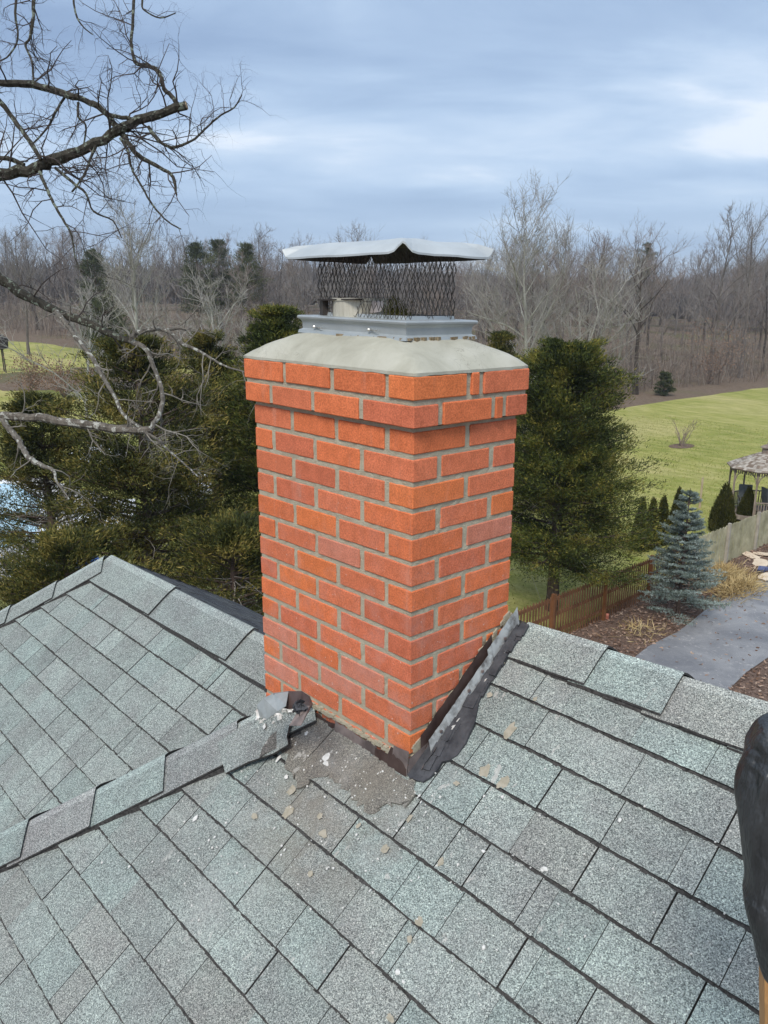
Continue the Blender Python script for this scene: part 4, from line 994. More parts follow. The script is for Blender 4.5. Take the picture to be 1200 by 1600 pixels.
# chairs inside the gazebo
CUSH = m_simple('blue_grey_cushion', (0.12, 0.13, 0.125), (0.24, 0.25, 0.24), 5, 0.9)
for (dx, dy, rz, lab) in ((-0.55, -0.35, 0.5, 'grey-blue patio chair near the left side of the gazebo'), (0.35, 0.15, 2.4, 'grey-blue patio chair on the right side inside the gazebo')):
    ch = thing('patio_chair', lab, 'chair', (gc[0]+dx, gc[1]+dy, gz+0.34), group='patio chairs in the gazebo'); ch['_w'] = 0; del ch['_w']; ch.rotation_euler[2] = rz
    a = MB(); a.obox((0, 0, 0.42), (0.28, 0, 0), (0, 0.27, 0), (0, 0, 0.05)); a.build('seat', CUSH, ch)
    a = MB(); a.obox((0, 0.27, 0.78), (0.27, 0, 0), (0, 0.05, 0.01), (0, 0.05, 0.33)); a.build('backrest', CUSH, ch)
    for sx in (-1, 1):
        for sy in (-1, 1): a = MB(); a.tube([(sx*0.25, sy*0.24, 0), (sx*0.25, sy*0.24, 0.62 if sy < 0 else 0.4)], [0.018, 0.018], 6); a.build('leg', SCREEN, ch)
        a = MB(); a.obox((sx*0.28, 0, 0.63), (0.025, 0, 0), (0, 0.27, 0), (0, 0, 0.015)); a.build('armrest', SCREEN, ch)

# ------------------------------------------------------------------ evergreens
CEDAR = m_leaf('cedar_foliage', [(0.016, 0.023, 0.008), (0.034, 0.043, 0.011), (0.070, 0.076, 0.017), (0.145, 0.128, 0.028), (0.31, 0.24, 0.066)], nscale=1.5, nw=0.55)
CEDARD = m_leaf('cedar_foliage_green', [(0.013, 0.021, 0.007), (0.028, 0.040, 0.010), (0.064, 0.084, 0.017), (0.135, 0.140, 0.026), (0.27, 0.225, 0.046)], nscale=1.5, nw=0.55)
SPRUCE = m_leaf('blue_spruce_foliage', [(0.065, 0.088, 0.062), (0.165, 0.210, 0.175), (0.29, 0.355, 0.325), (0.43, 0.51, 0.485)], nscale=3)
ARBOR = m_leaf('arborvitae_foliage', [(0.022, 0.028, 0.006), (0.048, 0.052, 0.010), (0.085, 0.078, 0.016)], nscale=3)
PINE = m_leaf('pine_foliage', [(0.034, 0.046, 0.022), (0.075, 0.088, 0.040), (0.12, 0.13, 0.06)], nscale=0.3)
CBARK = m_bark('cedar_bark', (0.05, 0.035, 0.028), (0.15, 0.11, 0.09), (0.20, 0.17, 0.14), 8)
DEADTW = m_simple('dead_twig', (0.20, 0.18, 0.15), (0.40, 0.37, 0.32), 4, 0.95)
def cedar(name, label, base, H, R_, nb, seed, mat, clear=0.12, per=46, profile=None, lean=(0, 0), cl=7, bl=(0.055, 0.12), bw=0.021, group='cedars behind the house', cat='cedar tree', deadtw=70, sides=None, flat=0.42, wk=1.0):
    rg = np.random.default_rng(seed); rd = random.Random(seed); base = np.array(base, float)
    t = thing(name, label, cat, base, group)
    def ax(h): return base+np.array([lean[0]*h*h, lean[1]*h*h, h*H])
    tr = MB(); hs = np.linspace(-0.02, 0.97, 12); tr.tube([ax(h)+np.array([rd.uniform(-.04, .04), rd.uniform(-.04, .04), 0]) for h in hs], [R_*0.075*(1-h*0.93)+0.012 for h in hs], 8, noise=0.08)
    prof = profile or (lambda h: (1-h)**0.62*min(1, 0.45+h*2.2))
    Pc, Dc = [], []
    for i in range(nb):
        h = clear+(1-clear)*rd.random()**0.9; az = rd.uniform(0, 2*math.pi); L = R_*prof(h)*rd.choice([rd.uniform(0.45, 0.8), rd.uniform(.75, 1.0), rd.uniform(0.95, 1.2)])+0.12; s = ax(h)
        el = 0.45-0.55*(1-h)+rd.uniform(-.2, .2); d = np.array([math.cos(az), math.sin(az), el])
        pts = [s+d*L*q_+np.array([0, 0, 0.12*L*q_*q_]) for q_ in (0, .35, .7, 1.0)]
        tr.tube(pts, [0.010+0.012*L*(1-h*.4), 0.008+.008*L, 0.008, 0.004], 4, cap=False)
        for c_ in range(cl):
            q_ = 0.38+0.62*(c_+rd.random())/cl; p = s+d*L*q_+np.array([0, 0, 0.12*L*q_*q_]); w_ = (0.07+0.085*L*(1.15-q_*0.6))*wk
            off = rg.normal(size=3)*w_*0.5; off[2] *= 0.4; p = p+off
            n_ = max(8, int(per*rd.uniform(.5, 1.3)))
            P_ = p+rg.normal(size=(n_, 3))*np.array([w_, w_, w_*flat])
            Pc.append(P_); Dc.append(unit(d*0.8+rg.normal(size=(n_, 3))*0.55+np.array([0, 0, 0.42])))
    # leader
    n_ = 260; hh_ = 1-np.abs(rg.normal(size=n_))*0.05; P_ = base+np.stack([lean[0]*hh_**2+rg.normal(size=n_)*0.09, lean[1]*hh_**2+rg.normal(size=n_)*0.09, hh_*H], 1); Pc.append(P_); Dc.append(unit(np.array([0, 0, 1.0])+rg.normal(size=(n_, 3))*0.4))
    for i in range(deadtw):
        h = rd.uniform(clear*0.6, 0.8); az = rd.uniform(0, 6.28); L = R_*prof(max(h, clear))*rd.uniform(.5, 1.05); s = ax(h); p = s; d = np.array([math.cos(az), math.sin(az), rd.uniform(-.25, .35)]); pts = [s]
        for q_ in range(5): d = unit(d+np.array([rd.gauss(0, .22), rd.gauss(0, .22), rd.gauss(0, .16)])); p = p+d*L/5; pts.append(p)
        tr.tube(pts, [0.012, 0.010, 0.008, 0.006, 0.005, 0.003], 3, 1, cap=False)
    tr.build('trunk', [CBARK, DEADTW], t)
    P_ = np.concatenate(Pc); D_ = np.concatenate(Dc)
    V = blades(P_, D_, RNG.uniform(bl[0], bl[1], len(P_)), RNG.uniform(bw*0.7, bw*1.4, len(P_)))
    link('crown', quads_mesh('crown', V, mat), t)
    return t
def place(px, depth):
    d = ray(px, 488.0); d = d*np.array([1, 1, 0])
    p = CAM+d*depth; return np.array([p[0], p[1], float(terrain(p[0], p[1]))])
def hgt(base, px, py):
    """height of a thing standing at base whose top is seen at row py"""
    d = ray(px, py); t = np.hypot(*(base[:2]-CAM[:2]))/np.hypot(d[0], d[1]); return CAM[2]+d[2]*t-base[2]
cr_prof = lambda h: (0.66+0.34*math.sin(min(1, h*1.6)*math.pi*0.9)) * (1-h)**0.42 if h > 0.5 else 0.92+0.1*h
b_ = ground_at(862, 955); cedar('cedar_tree', 'dense full-height cedar standing right of the chimney behind the brown fence', b_, hgt(b_, 868, 546), 2.62, 430, 21, CEDARD, wk=1.0, clear=0.175, per=80, profile=lambda h: (1-h)**0.46*(1.08+0.12*math.sin(h*17)) if h > 0.3 else 0.80+0.2*math.sin(h*8))
b_ = place(785, 25); cedar('cedar_tree', 'cedar with only its tip showing beside the right end of the chimney crown', b_, hgt(b_, 782, 524), 1.7, 150, 22, CEDAR, clear=0.2, per=45)
b_ = place(432, 19); cedar('cedar_tree', 'tall green cedar directly behind the left edge of the chimney', b_, hgt(b_, 432, 488), 2.35, 340, 23, CEDARD, clear=0.14, per=66, deadtw=120)
b_ = place(205, 16.2); cedar('cedar_tree', 'yellowish cedar with a bare visible trunk above the lower roof peak', b_, hgt(b_, 205, 540), 2.5, 215, 24, CEDAR, clear=0.27, per=58, deadtw=170, profile=lambda h: (1-h)**0.5*(1.15-0.2*math.sin(h*14)) if h > 0.25 else 1.0)
b_ = place(325, 20.5); cedar('cedar_tree', 'dark cedar between the bare-trunked cedar and the chimney', b_, hgt(b_, 325, 528), 2.5, 250, 25, CEDAR, clear=0.22, per=56, deadtw=140)
b_ = place(45, 18.5); cedar('cedar_tree', 'olive cedar at the left edge of the picture beside the pool', b_, hgt(b_, 45, 622), 2.6, 160, 26, CEDAR, clear=0.30, per=54, deadtw=130)
b_ = place(-130, 20.0); cedar('cedar_tree', 'olive cedar mostly outside the left edge of the picture', b_, hgt(b_, -130, 610), 2.4, 80, 27, CEDAR, clear=0.3, per=40, deadtw=40)
b_ = place(60, 13.5); cedar('cedar_tree', 'low spreading cedar just above the roof at lower left', b_, hgt(b_, 60, 858), 2.7, 110, 28, CEDAR, clear=0.25, per=54, deadtw=110, profile=lambda h: (1-h)**0.5*1.1)
b_ = place(345, 14.5); cedar('cedar_tree', 'low open cedar behind the dark back slope of the roof', b_, hgt(b_, 345, 835), 2.3, 105, 29, CEDAR, clear=0.28, per=52, deadtw=100, profile=lambda h: (1-h)**0.5*1.1)

def spruce():
    b = ground_at(1058, 968); H = hgt(b, 1058, 757); t = thing('blue_spruce', 'blue spruce with tiered frosted branches at the corner of the driveway', 'spruce tree', b); rd = random.Random(5); rg = np.random.default_rng(5)
    tr = MB(); tr.tube([b, b+up3*H*0.5, b+up3*H*0.98], [0.06, 0.04, 0.008], 7); Pc, Dc = [], []; R0 = 1.36
    nt = 19
    for k in range(nt):
        h = 0.10+0.88*k/nt; m = int(14-8*h)
        for i in range(m):
            if h < 0.33 and rd.random() < 0.40: continue
            az = 6.283*(i+rd.random())/m; L = R0*(1-h)**0.85*rd.uniform(.55, 1.15)+0.07; s = b+up3*H*(h+rd.uniform(-.028, .028)); d = np.array([math.cos(az), math.sin(az), 0.02+0.35*h+rd.uniform(-.15, .15)]); side = np.array([-math.sin(az), math.cos(az), 0])
            f_ = lambda q_: s+d*L*q_+up3*(-0.10*L*q_+0.14*L*q_*q_)
            tr.tube([f_(0), f_(.5), f_(.95)], [0.016, 0.010, 0.004], 4, cap=False)
            tw = [(f_(0.3), f_(1.0))]
            for q_ in np.linspace(.3, .92, 5):
                for sg in (-1, 1): l2 = L*0.42*(1.1-q_*.75); tw.append((f_(q_), f_(q_)+d*l2*.7+side*sg*l2*.8))
            for a_, c_ in tw:
                n_ = int(26+60*np.linalg.norm(c_-a_)); q = rg.random((n_, 1)); P_ = a_+(c_-a_)*q+rg.normal(size=(n_, 3))*0.012; Pc.append(P_); Dc.append(unit((c_-a_)/np.linalg.norm(c_-a_)*0.5+rg.normal(size=(n_, 3))*0.45+np.array([0, 0, 0.42])))
    tr.build('trunk', CBARK, t); P_ = np.concatenate(Pc); D_ = np.concatenate(Dc); link('crown', quads_mesh('crown', blades(P_, D_, RNG.uniform(0.035, 0.07, len(P_)), 0.013), SPRUCE), t)
spruce()
def arbor(px, pbase, ptop, R_, label, seed, depth=None):
    b = ground_at(px, pbase); H = hgt(b, px, ptop); rg = np.random.default_rng(seed); t = thing('arborvitae', label, 'arborvitae', b, 'arborvitae along the fences')
    tr = MB(); tr.tube([b, b+up3*H*0.7], [0.05, 0.02], 6); tr.build('trunk', CBARK, t); n_ = 9000
    h = 1-np.sqrt(rg.random(n_)); h = 0.04+0.96*h; az = rg.uniform(0, 6.283, n_); pr = R_*np.minimum(1, 1.18*(1-h)**0.72)*(1+0.10*np.sin(az*3+h*9)+0.08*np.sin(az*7+h*17)); r_ = pr*rg.uniform(0.72, 1.03, n_)
    P_ = np.stack([b[0]+r_*np.cos(az), b[1]+r_*np.sin(az), b[2]+h*H*0.96], 1); D_ = unit(np.stack([np.cos(az)*.35, np.sin(az)*.35, np.ones(n_)], 1)+rg.normal(size=(n_, 3))*0.28)
    link('crown', quads_mesh('crown', blades(P_, D_, rg.uniform(0.07, 0.15, n_), 0.03), ARBOR), t)
arbor(1127, 832, 750, 0.50, 'wide pointed arborvitae left of the gazebo behind the pale fence', 1)
arbor(1165, 815, 759, 0.36, 'small arborvitae cone right in front of the gazebo', 2)
arbor(998, 862, 774, 0.30, 'leftmost of the arborvitae row, half hidden by the big cedar', 3)
arbor(1015, 858, 774, 0.30, 'second arborvitae of the row behind the blue spruce, beside the cedar', 4)
arbor(1031, 852, 771, 0.30, 'third arborvitae of the row, touching the left side of the spruce tip', 5)
arbor(1054, 846, 757, 0.30, 'arborvitae almost hidden right behind the tip of the blue spruce', 6)

# ------------------------------------------------------------------ small things in the yard
WOODP = m_simple('plain_post', (0.34, 0.26, 0.17), (0.5, 0.4, 0.28), 3, 0.9)
b = ground_at(1093, 795); mb = MB(); mb.tube([b-up3*.1, b+up3*1.35, b+up3*1.42], [0.05, 0.045, 0.03], 6); mb.tube([b+up3*1.42, b+up3*1.47], [0.045, 0.04], 6); tag(mb.build('wooden_post', WOODP), 'single light wooden post standing on the lawn behind the blue spruce', 'post')
SHR = m_simple('shrub_stem', (0.16, 0.12, 0.10), (0.28, 0.22, 0.18), 4, 0.95)
def stemmy(name, label, b, H, n, spread, seed, mat=SHR, r0=0.02, cat='shrub', tw=4):
    rd = random.Random(seed); mb = MB()
    for i in range(n):
        az = rd.uniform(0, 6.28); p = np.array(b, float)+np.array([rd.gauss(0, .08), rd.gauss(0, .08), -0.02]); d = unit(np.array([math.cos(az)*spread, math.sin(az)*spread, 1.0])); L = H*rd.uniform(.6, 1.0); pts = [p]
        for k in range(5): d = unit(d+np.array([rd.gauss(0, .13), rd.gauss(0, .13), .05])); p = p+d*L/5; pts.append(p)
        mb.tube(pts, [r0, r0*.85, r0*.7, r0*.55, r0*.4, r0*.25], 4, cap=False)
        for k in range(tw):
            s = pts[rd.randint(1, 4)]; d2 = unit(d+np.array([rd.gauss(0, .6), rd.gauss(0, .6), .1])); mb.tube([s, s+d2*L*.2, s+d2*L*.2+unit(d2+RNG.normal(size=3)*.3)*L*.14], [r0*.4, r0*.3, r0*.15], 3, cap=False)
    return tag(mb.build(name, mat), label, cat)
b = ground_at(1065, 698); stemmy('bare_shrub', 'small bare shrub alone in the middle of the open lawn', b, 2.1, 9, 0.28, 3, r0=0.035)
ground_sheet('mulch_ring', [tuple(b[:2]+np.array([math.cos(a)*0.7, math.sin(a)*1.2])) for a in np.linspace(0, 6.283, 13)[:-1]], MULCH, 0.055, 0.9, wob=0.1)
PLY = m_simple('plywood', (0.58, 0.45, 0.32), (0.74, 0.62, 0.47), 4, 0.8)
def board(px, py, w, l, rz, label, tilt=0.05, jag=0.12, z=0.10):
    c = ground_at(px, py); c[2] += z; rd = random.Random(int(px*7+py)); m = 12; a = np.array([math.cos(rz), math.sin(rz), tilt]); b = np.array([-math.sin(rz), math.cos(rz), 0]); vs = []
    for k in range(m):
        th = 2*math.pi*k/m; cx_, cy_ = math.cos(th), math.sin(th); s = 1/max(abs(cx_), abs(cy_)); vs.append(c+a*cx_*s*l/2*rd.uniform(1-jag*2, 1)+b*cy_*s*w/2*rd.uniform(1-jag*2, 1))
    low = [v-up3*0.02 for v in vs]; mb = MB(); mb.add(vs+low, [tuple(range(m)), tuple(range(2*m-1, m-1, -1))]+[(m+i, m+(i+1) % m, (i+1) % m, i) for i in range(m)])
    return tag(mb.build('broken_board', PLY), label, 'board', 'broken boards by the driveway')
board(1172, 871, 0.45, 0.9, 2.6, 'narrow splintered pale board nearest the pale fence on the mulch')
board(1193, 869, 0.40, 0.8, 0.3, 'pale broken board at the right edge beside the splintered one')
board(1188, 884, 0.55, 0.95, 1.9, 'larger cream coloured broken board just above the small blue scrap', z=0.13)
board(1199, 907, 0.5, 0.9, 1.5, 'pale board lying across the edge of the asphalt at the right edge', z=0.16)
board(1199, 846, 0.5, 0.5, 0.7, 'small pale piece of board leaning at the foot of the pale fence', tilt=0.3)
b = ground_at(1189, 896); mb = MB(); mb.obox(b+up3*.16, (0.12, 0.02, 0.01), (-.02, 0.14, 0.03), (0, -.02, .05)); mb.obox(b+up3*.18+np.array([.10, .08, 0]), (0.08, 0.04, 0.02), (-.05, 0.07, 0), (0, .01, .04)); tag(mb.build('blue_scrap', m_simple('blue_plastic', (0.05, 0.06, 0.13), (0.12, 0.14, 0.25), 9, 0.6)), 'small crumpled dark blue scrap on the mulch beside the boards', 'scrap')
b = ground_at(948, 969); mb = MB(); mb.obox(b+up3*.10, (0.045, 0.02, 0.0), (-.02, 0.05, 0.01), (0.01, -.02, .09)); tag(mb.build('paver_block', m_simple('salmon_brick', (0.55, 0.17, 0.11), (0.68, 0.27, 0.19), 12, 0.9)), 'salmon pink block leaning on the mulch by the brown fence', 'block')

# left side, seen through the cedars: pool, patio, white sheet, blue tarp, dark drum
POOLC = m_simple('pool_cover', (0.36, 0.56, 0.66), (0.52, 0.70, 0.78), 0.9, 0.5); PATIO = m_simple('patio_concrete', (0.42, 0.40, 0.38), (0.56, 0.54, 0.52), 1.2, 0.9); WHITES = m_simple('white_sheet', (0.80, 0.82, 0.85), (0.88, 0.89, 0.90), 1.0, 0.6)
ground_sheet('patio', [gp(-200, 755), gp(60, 748), gp(150, 770), gp(215, 800), gp(190, 845), gp(60, 895), gp(-200, 950)], PATIO, 0.07, 1.5, wob=0.1)
pc = [gp(-190, 772), gp(20, 765), gp(66, 790), gp(58, 848), gp(0, 872), gp(-190, 900)]
po = thing('swimming_pool', 'swimming pool under a pale blue cover seen through the cedars at left', 'pool', (*np.mean(pc, 0), float(terrain(*np.mean(pc, 0)))))
def slab(pts, z0, z1):
    mb = MB(); n = len(pts); a = [(p[0], p[1], float(terrain(p[0], p[1]))+z1) for p in pts]; b = [(p[0], p[1], float(terrain(p[0], p[1]))+z0) for p in pts]
    mb.add(a+b, [tuple(range(n)), tuple(range(2*n-1, n-1, -1))]+[(n+i, n+(i+1) % n, (i+1) % n, i) for i in range(n)]); return mb
slab(pc, 0.0, 0.30).build('pool_cover', POOLC, po)
cen = np.mean(pc, 0)
mb = MB(); pr = [(*(cen+(np.array(p)-cen)*1.06), float(terrain(*p))+0.26) for p in pc]; mb.tube(pr+[pr[0]], [0.16]*(len(pr)+1), 8); mb.build('pool_rim', WHITES, po)
def sheet_thing(name, label, cat, pts, h, mat):
    mb = slab(pts, 0.02, h); mb.v = [(x+RNG.normal()*0.05, y+RNG.normal()*0.05, z+(abs(RNG.normal())*0.12 if i < len(pts) else 0)) for i, (x, y, z) in enumerate(mb.v)]; return tag(mb.build(name, mat), label, cat)
sheet_thing('white_sheet', 'large white sheet spread on the ground behind the bare cedar trunk', 'sheet', [gp(112, 812), gp(150, 800), gp(212, 796), gp(214, 826), gp(172, 834), gp(125, 832)], 0.35, WHITES)
sheet_thing('white_sheet', 'smaller white sheet further off beside the cedar trunk', 'sheet', [gp(95, 722), gp(180, 700), gp(205, 716), gp(170, 742), gp(110, 742)], 0.35, WHITES)
sheet_thing('white_sheet', 'white sheet on the ground nearer the chimney, right of the bare trunk', 'sheet', [gp(262, 752), gp(320, 748), gp(335, 775), gp(300, 792), gp(250, 778)], 0.3, WHITES)
sheet_thing('blue_tarp', 'bright blue tarp corner just above the lower roof peak', 'tarp', [gp(120, 905), gp(130, 888), gp(142, 888), gp(160, 905)], 0.6, m_simple('blue_tarp', (0.02, 0.10, 0.45), (0.05, 0.19, 0.62), 5, 0.5))
b = ground_at(4, 582); dr = thing('drum_feeder', 'dark round drum on thin legs standing on the far lawn at the left edge', 'feeder', b); s_ = np.linalg.norm(b-CAM)/FPX
mb = MB(); mb.tube([b+up3*31*s_, b+up3*33*s_, b+up3*46*s_, b+up3*51*s_], [4*s_, 11*s_, 12*s_, 5*s_], 12); mb.build('drum', SCREEN, dr)
for k in range(3):
    a = 2.1*k+0.4; mb = MB(); mb.tube([b+np.array([math.cos(a), math.sin(a), 0])*7*s_, b+np.array([math.cos(a), math.sin(a), 0])*5*s_+up3*34*s_], [0.9*s_, 0.8*s_], 5); mb.build('leg', SCREEN, dr)
TANLEAF = m_leaf('dry_beech_leaf', [(0.13, 0.075, 0.050), (0.24, 0.145, 0.095), (0.36, 0.25, 0.175)], nscale=1)
def leafy(px, pyb, pyt, w, label, seed, n=1500):
    b = ground_at(px, pyb); H = hgt(b, px, pyt); t = thing('beech_sapling', label, 'sapling', b, 'saplings with dry tan leaves'); rd = random.Random(seed); rg = np.random.default_rng(seed); mb = MB(); Pc = []
    for i in range(16):
        az = rd.uniform(0, 6.28); p = b.copy(); d = unit(np.array([math.cos(az)*.5, math.sin(az)*.5, 1])); pts = [p]
        for k in range(6): d = unit(d+np.array([rd.gauss(0, .22), rd.gauss(0, .22), 0])); p = p+d*H/6*rd.uniform(.7, 1.1); pts.append(p)
        mb.tube(pts, [.04, .035, .03, .022, .016, .01, .006], 4, cap=False)
        for p in pts[2:]: Pc.append(p+rg.normal(size=(n//80, 3))*np.array([w, w, w*.6]))
    mb.build('stems', SHR, t); P_ = np.concatenate(Pc); link('leaves', quads_mesh('leaves', blades(P_, unit(rg.normal(size=P_.shape)), rg.uniform(.10, .2, len(P_)), .09), TANLEAF), t)
leafy(45, 618, 545, 0.5, 'sapling holding tan leaves at the left, beside the patch of bright grass', 1)
leafy(100, 622, 560, 0.5, 'sapling holding tan leaves right of the bright grass patch', 2)
leafy(150, 608, 568, 0.6, 'wide low sapling with reddish tan leaves behind the lower bare branches', 3, 1100)

leafy(1106, 600, 492, 0.9, 'reddish brown leafy sapling inside the wood near the right edge', 4, 1500)

# ------------------------------------------------------------------ bare trees
BARKG = m_bark('grey_brown_bark', (0.085, 0.072, 0.064), (0.20, 0.175, 0.155), (0.27, 0.25, 0.23), 2)
BARKD = m_bark('dark_bark', (0.030, 0.024, 0.020), (0.085, 0.070, 0.060), (0.13, 0.12, 0.10), 2)
BARKP = m_bark('pale_sycamore_bark', (0.21, 0.205, 0.175), (0.42, 0.41, 0.365), (0.14, 0.12, 0.10), 1.2)
TWIG = m_simple('twig', (0.170, 0.152, 0.138), (0.28, 0.255, 0.232), 0.15, 0.95); TWIGR = m_simple('reddish_twig', (0.180, 0.142, 0.120), (0.28, 0.228, 0.198), 0.15, 0.95)
TWIGP = m_simple('pale_twig', (0.20, 0.185, 0.165), (0.36, 0.345, 0.31), 0.3, 0.95)
def bare_proto(H, seed, spread=0.30, trunk_r=0.2, clear=0.3, nl=10, fork=False, rmin=0.011, droop=0.0, n2=6, n3=5, n4=4):
    rd = random.Random(seed); tr = MB(); cr_ = MB()
    def walk(p, d, L, n, wob, trop):
        pts = [p]
        for k in range(n):
            d = unit(d+np.array([rd.gauss(0, wob), rd.gauss(0, wob), rd.gauss(0, wob*.7)+trop])); p = p+d*L/n; pts.append(p)
        return pts, d
    def taper(r0, r1, n): return [r0+(r1-r0)*(k/n)**0.8 for k in range(n+1)]
    n0 = 9; tp, _ = walk(np.zeros(3), np.array([0, 0, 1.0]), H*0.9, n0, 0.055, 0.03)
    rt = taper(trunk_r, 0.03, n0); rt[0] *= 1.35; tr.tube([tp[0]-up3*.3]+tp[1:], rt, 8)
    ctr = 0
    for i in range(nl):
        h = clear+(1-clear)*((i+rd.random())/nl)**0.9*0.96; k = min(n0-1, int(h*n0)); f_ = h*n0-k; s = tp[k]*(1-f_)+tp[k+1]*f_
        az = i*2.4+rd.uniform(-.5, .5); el = 0.55+0.9*h; d = unit(np.array([math.cos(az), math.sin(az), el])); L = H*(spread*(1.25-h*0.8))*rd.uniform(.8, 1.25); r1 = max(0.03, trunk_r*0.5*(1.1-h))
        lp, dl = walk(s, d, L, 6, 0.16, 0.07-droop); tr.tube(lp, taper(r1, rmin*1.4, 6), 5, cap=False)
        for a in range(n2):
            k2 = rd.randint(1, 5); s2 = lp[k2]; d2 = unit((lp[k2+1]-lp[k2])/np.linalg.norm(lp[k2+1]-lp[k2])+np.array([rd.gauss(0, .6), rd.gauss(0, .6), rd.gauss(.15, .4)])); L2 = L*rd.uniform(.3, .6)
            p2, _ = walk(s2, d2, L2, 4, 0.2, 0.05-droop); cr_.tube(p2, taper(max(rmin*1.5, r1*.3), rmin, 4), 4, cap=False)
            for b in range(n3):
                k3 = rd.randint(1, 4); s3 = p2[k3]; d3 = unit(np.array([rd.gauss(0, .7), rd.gauss(0, .7), rd.gauss(.4, .5)])+(p2[k3]-p2[k3-1])/np.linalg.norm(p2[k3]-p2[k3-1])*1.1); L3 = L2*rd.uniform(.35, .65)
                p3, _ = walk(s3, d3, L3, 3, 0.22, 0.05); cr_.tube(p3, [rmin, rmin*.9, rmin*.75, rmin*.5], 3, cap=False)
                for c in range(n4):
                    s4 = p3[rd.randint(1, 3)]; d4 = unit(np.array([rd.gauss(0, .8), rd.gauss(0, .8), rd.gauss(.4, .5)])+d3); p4, _ = walk(s4, d4, L3*rd.uniform(.35, .7), 2, .2, .03); cr_.tube(p4, [rmin*.7, rmin*.6, rmin*.4], 3, cap=False)
    return tr, cr_
def mesh_of(mb, name, mats): o = mb.build(name, mats); me = o.data; bpy.data.objects.remove(o); return me
protos = []
for i, (sp, cl_, nl, tr_) in enumerate(((0.30, 0.30, 11, .19), (0.36, 0.36, 10, .24), (0.26, 0.42, 11, .16), (0.33, 0.22, 13, .20), (0.24, 0.30, 12, .14), (0.40, 0.38, 10, .30))):
    tr, cr_ = bare_proto(15.0, 100+i, sp, tr_, cl_, nl)
    tm = {b: mesh_of(tr, 'trunk', m) for b, m in (('g', BARKG), ('d', BARKD))}
    cm = {b: mesh_of(cr_, 'crown', m) for b, m in (('g', TWIG), ('r', TWIGR))}
    protos.append((tm, cm))
woods_rd = random.Random(11)
def woodtree(px, dist, H, pi, tk, ck, label, group='bare trees of the wood', lean=0.0, sx=1.0):
    b = place(px, dist); t = thing('bare_tree', label, 'bare tree', b, group, worldparts=False); s = H/15.0; t.scale = (s*sx, s*sx, s); t.rotation_euler = (lean, woods_rd.uniform(-.04, .04), woods_rd.uniform(0, 6.28))
    link('trunk', protos[pi][0][tk], t); link('crown', protos[pi][1][ck], t); return t
WL_ = 'leafless grey-brown tree in the dense wood beyond the lawn, one of many alike'
rows = [(66, 14, 13.0), (78, 20, 14.5), (90, 24, 15.5), (104, 26, 16.2), (122, 30, 17.5), (145, 34, 19), (175, 38, 21), (215, 40, 23.5)]
def front(px):      # nearest distance at which the wood may stand in this direction
    if px > 900: return 73+(px-900)*0.085
    if px > 450: return 64
    return 78+(450-px)*0.11
for D_, n_, H_ in rows:
    for k in range(n_):
        px = -160+1520*(k+woods_rd.uniform(.1, .9))/n_; dd = D_*woods_rd.uniform(.93, 1.07)
        if dd < front(px): continue
        hv = H_*woods_rd.uniform(.76, 0.98)*(0.88 if px < 760 else 1.0)*(0.94 if 380 < px < 760 else 1.0)
        woodtree(px, dd, hv, woods_rd.randrange(6), 'd' if woods_rd.random() < .35 else 'g', 'r' if woods_rd.random() < .35 else 'g', WL_)
# the ones that can be told apart
woodtree(1003, 76, hgt(place(1003, 76), 1003, 372), 5, 'd', 'r', 'dark thick-trunked tree at the lawn edge right of the cedar', 'bare trees of the wood')
woodtree(1118, 92, hgt(place(1118, 92), 1115, 322), 3, 'g', 'g', 'tall open-crowned tree rising above the wood near the right edge', 'bare trees of the wood', sx=0.85)
woodtree(1168, 96, hgt(place(1168, 96), 1165, 327), 1, 'g', 'g', 'tallest tree at the far right, beside the other tall one', 'bare trees of the wood', sx=0.85)
woodtree(940, 84, hgt(place(940, 84), 940, 362), 0, 'g', 'r', 'slender tree showing above the wood left of the dark thick-trunked one', 'bare trees of the wood')
woodtree(410, 105, hgt(place(410, 105), 415, 352), 3, 'g', 'g', 'broad round-topped bare tree left of the metal cap lid', 'bare trees of the wood')
woodtree(550, 120, hgt(place(550, 120), 552, 356), 1, 'g', 'g', 'bare tree peeping just above the middle of the cap lid', 'bare trees of the wood')
woodtree(38, 88, hgt(place(38, 88), 38, 352), 0, 'g', 'g', 'bare tree with its trunk visible beside the dark drum at the left edge', 'bare trees of the wood')
def pale_tree(name, label, px, dist, ptop, seed, sp, nl, tr_=0.24, clear=0.18, cat='sycamore tree', n2=6, n3=5, n4=3, rmin=0.013):
    b = place(px, dist); H = hgt(b, px, ptop); tr, cr_ = bare_proto(H, seed, sp, tr_, clear, nl, rmin=rmin, n2=n2, n3=n3, n4=n4); t = thing(name, label, cat, b, worldparts=False)
    tr.build('trunk', BARKP, t); cr_.build('crown', TWIGP, t)
pale_tree('pale_tree', 'large pale-barked tree with wide pale limbs right of the cap lid', 828, 48, 326, 41, 0.40, 17, 0.20, clear=0.14, n2=8, n3=6, n4=5, rmin=0.010)
pale_tree('pale_tree', 'pale-barked tree rising above the wood at left, behind the bare branches', 212, 60, 326, 42, 0.34, 14, 0.22, n2=7, n3=6, n4=4, rmin=0.011)
pale_tree('pale_tree', 'low pale-limbed tree left of the chimney behind the cedars', 335, 45, 452, 43, 0.48, 11, 0.16)
pale_tree('pale_tree', 'small pale tree between the left cedar and the wood', 120, 44, 470, 44, 0.48, 10, 0.13)
pale_tree('pale_tree', 'low pale-limbed tree in front of the dark trees, right of the cedar top', 900, 50, 432, 45, 0.62, 10, 0.16, clear=0.10, n2=6, n3=4)
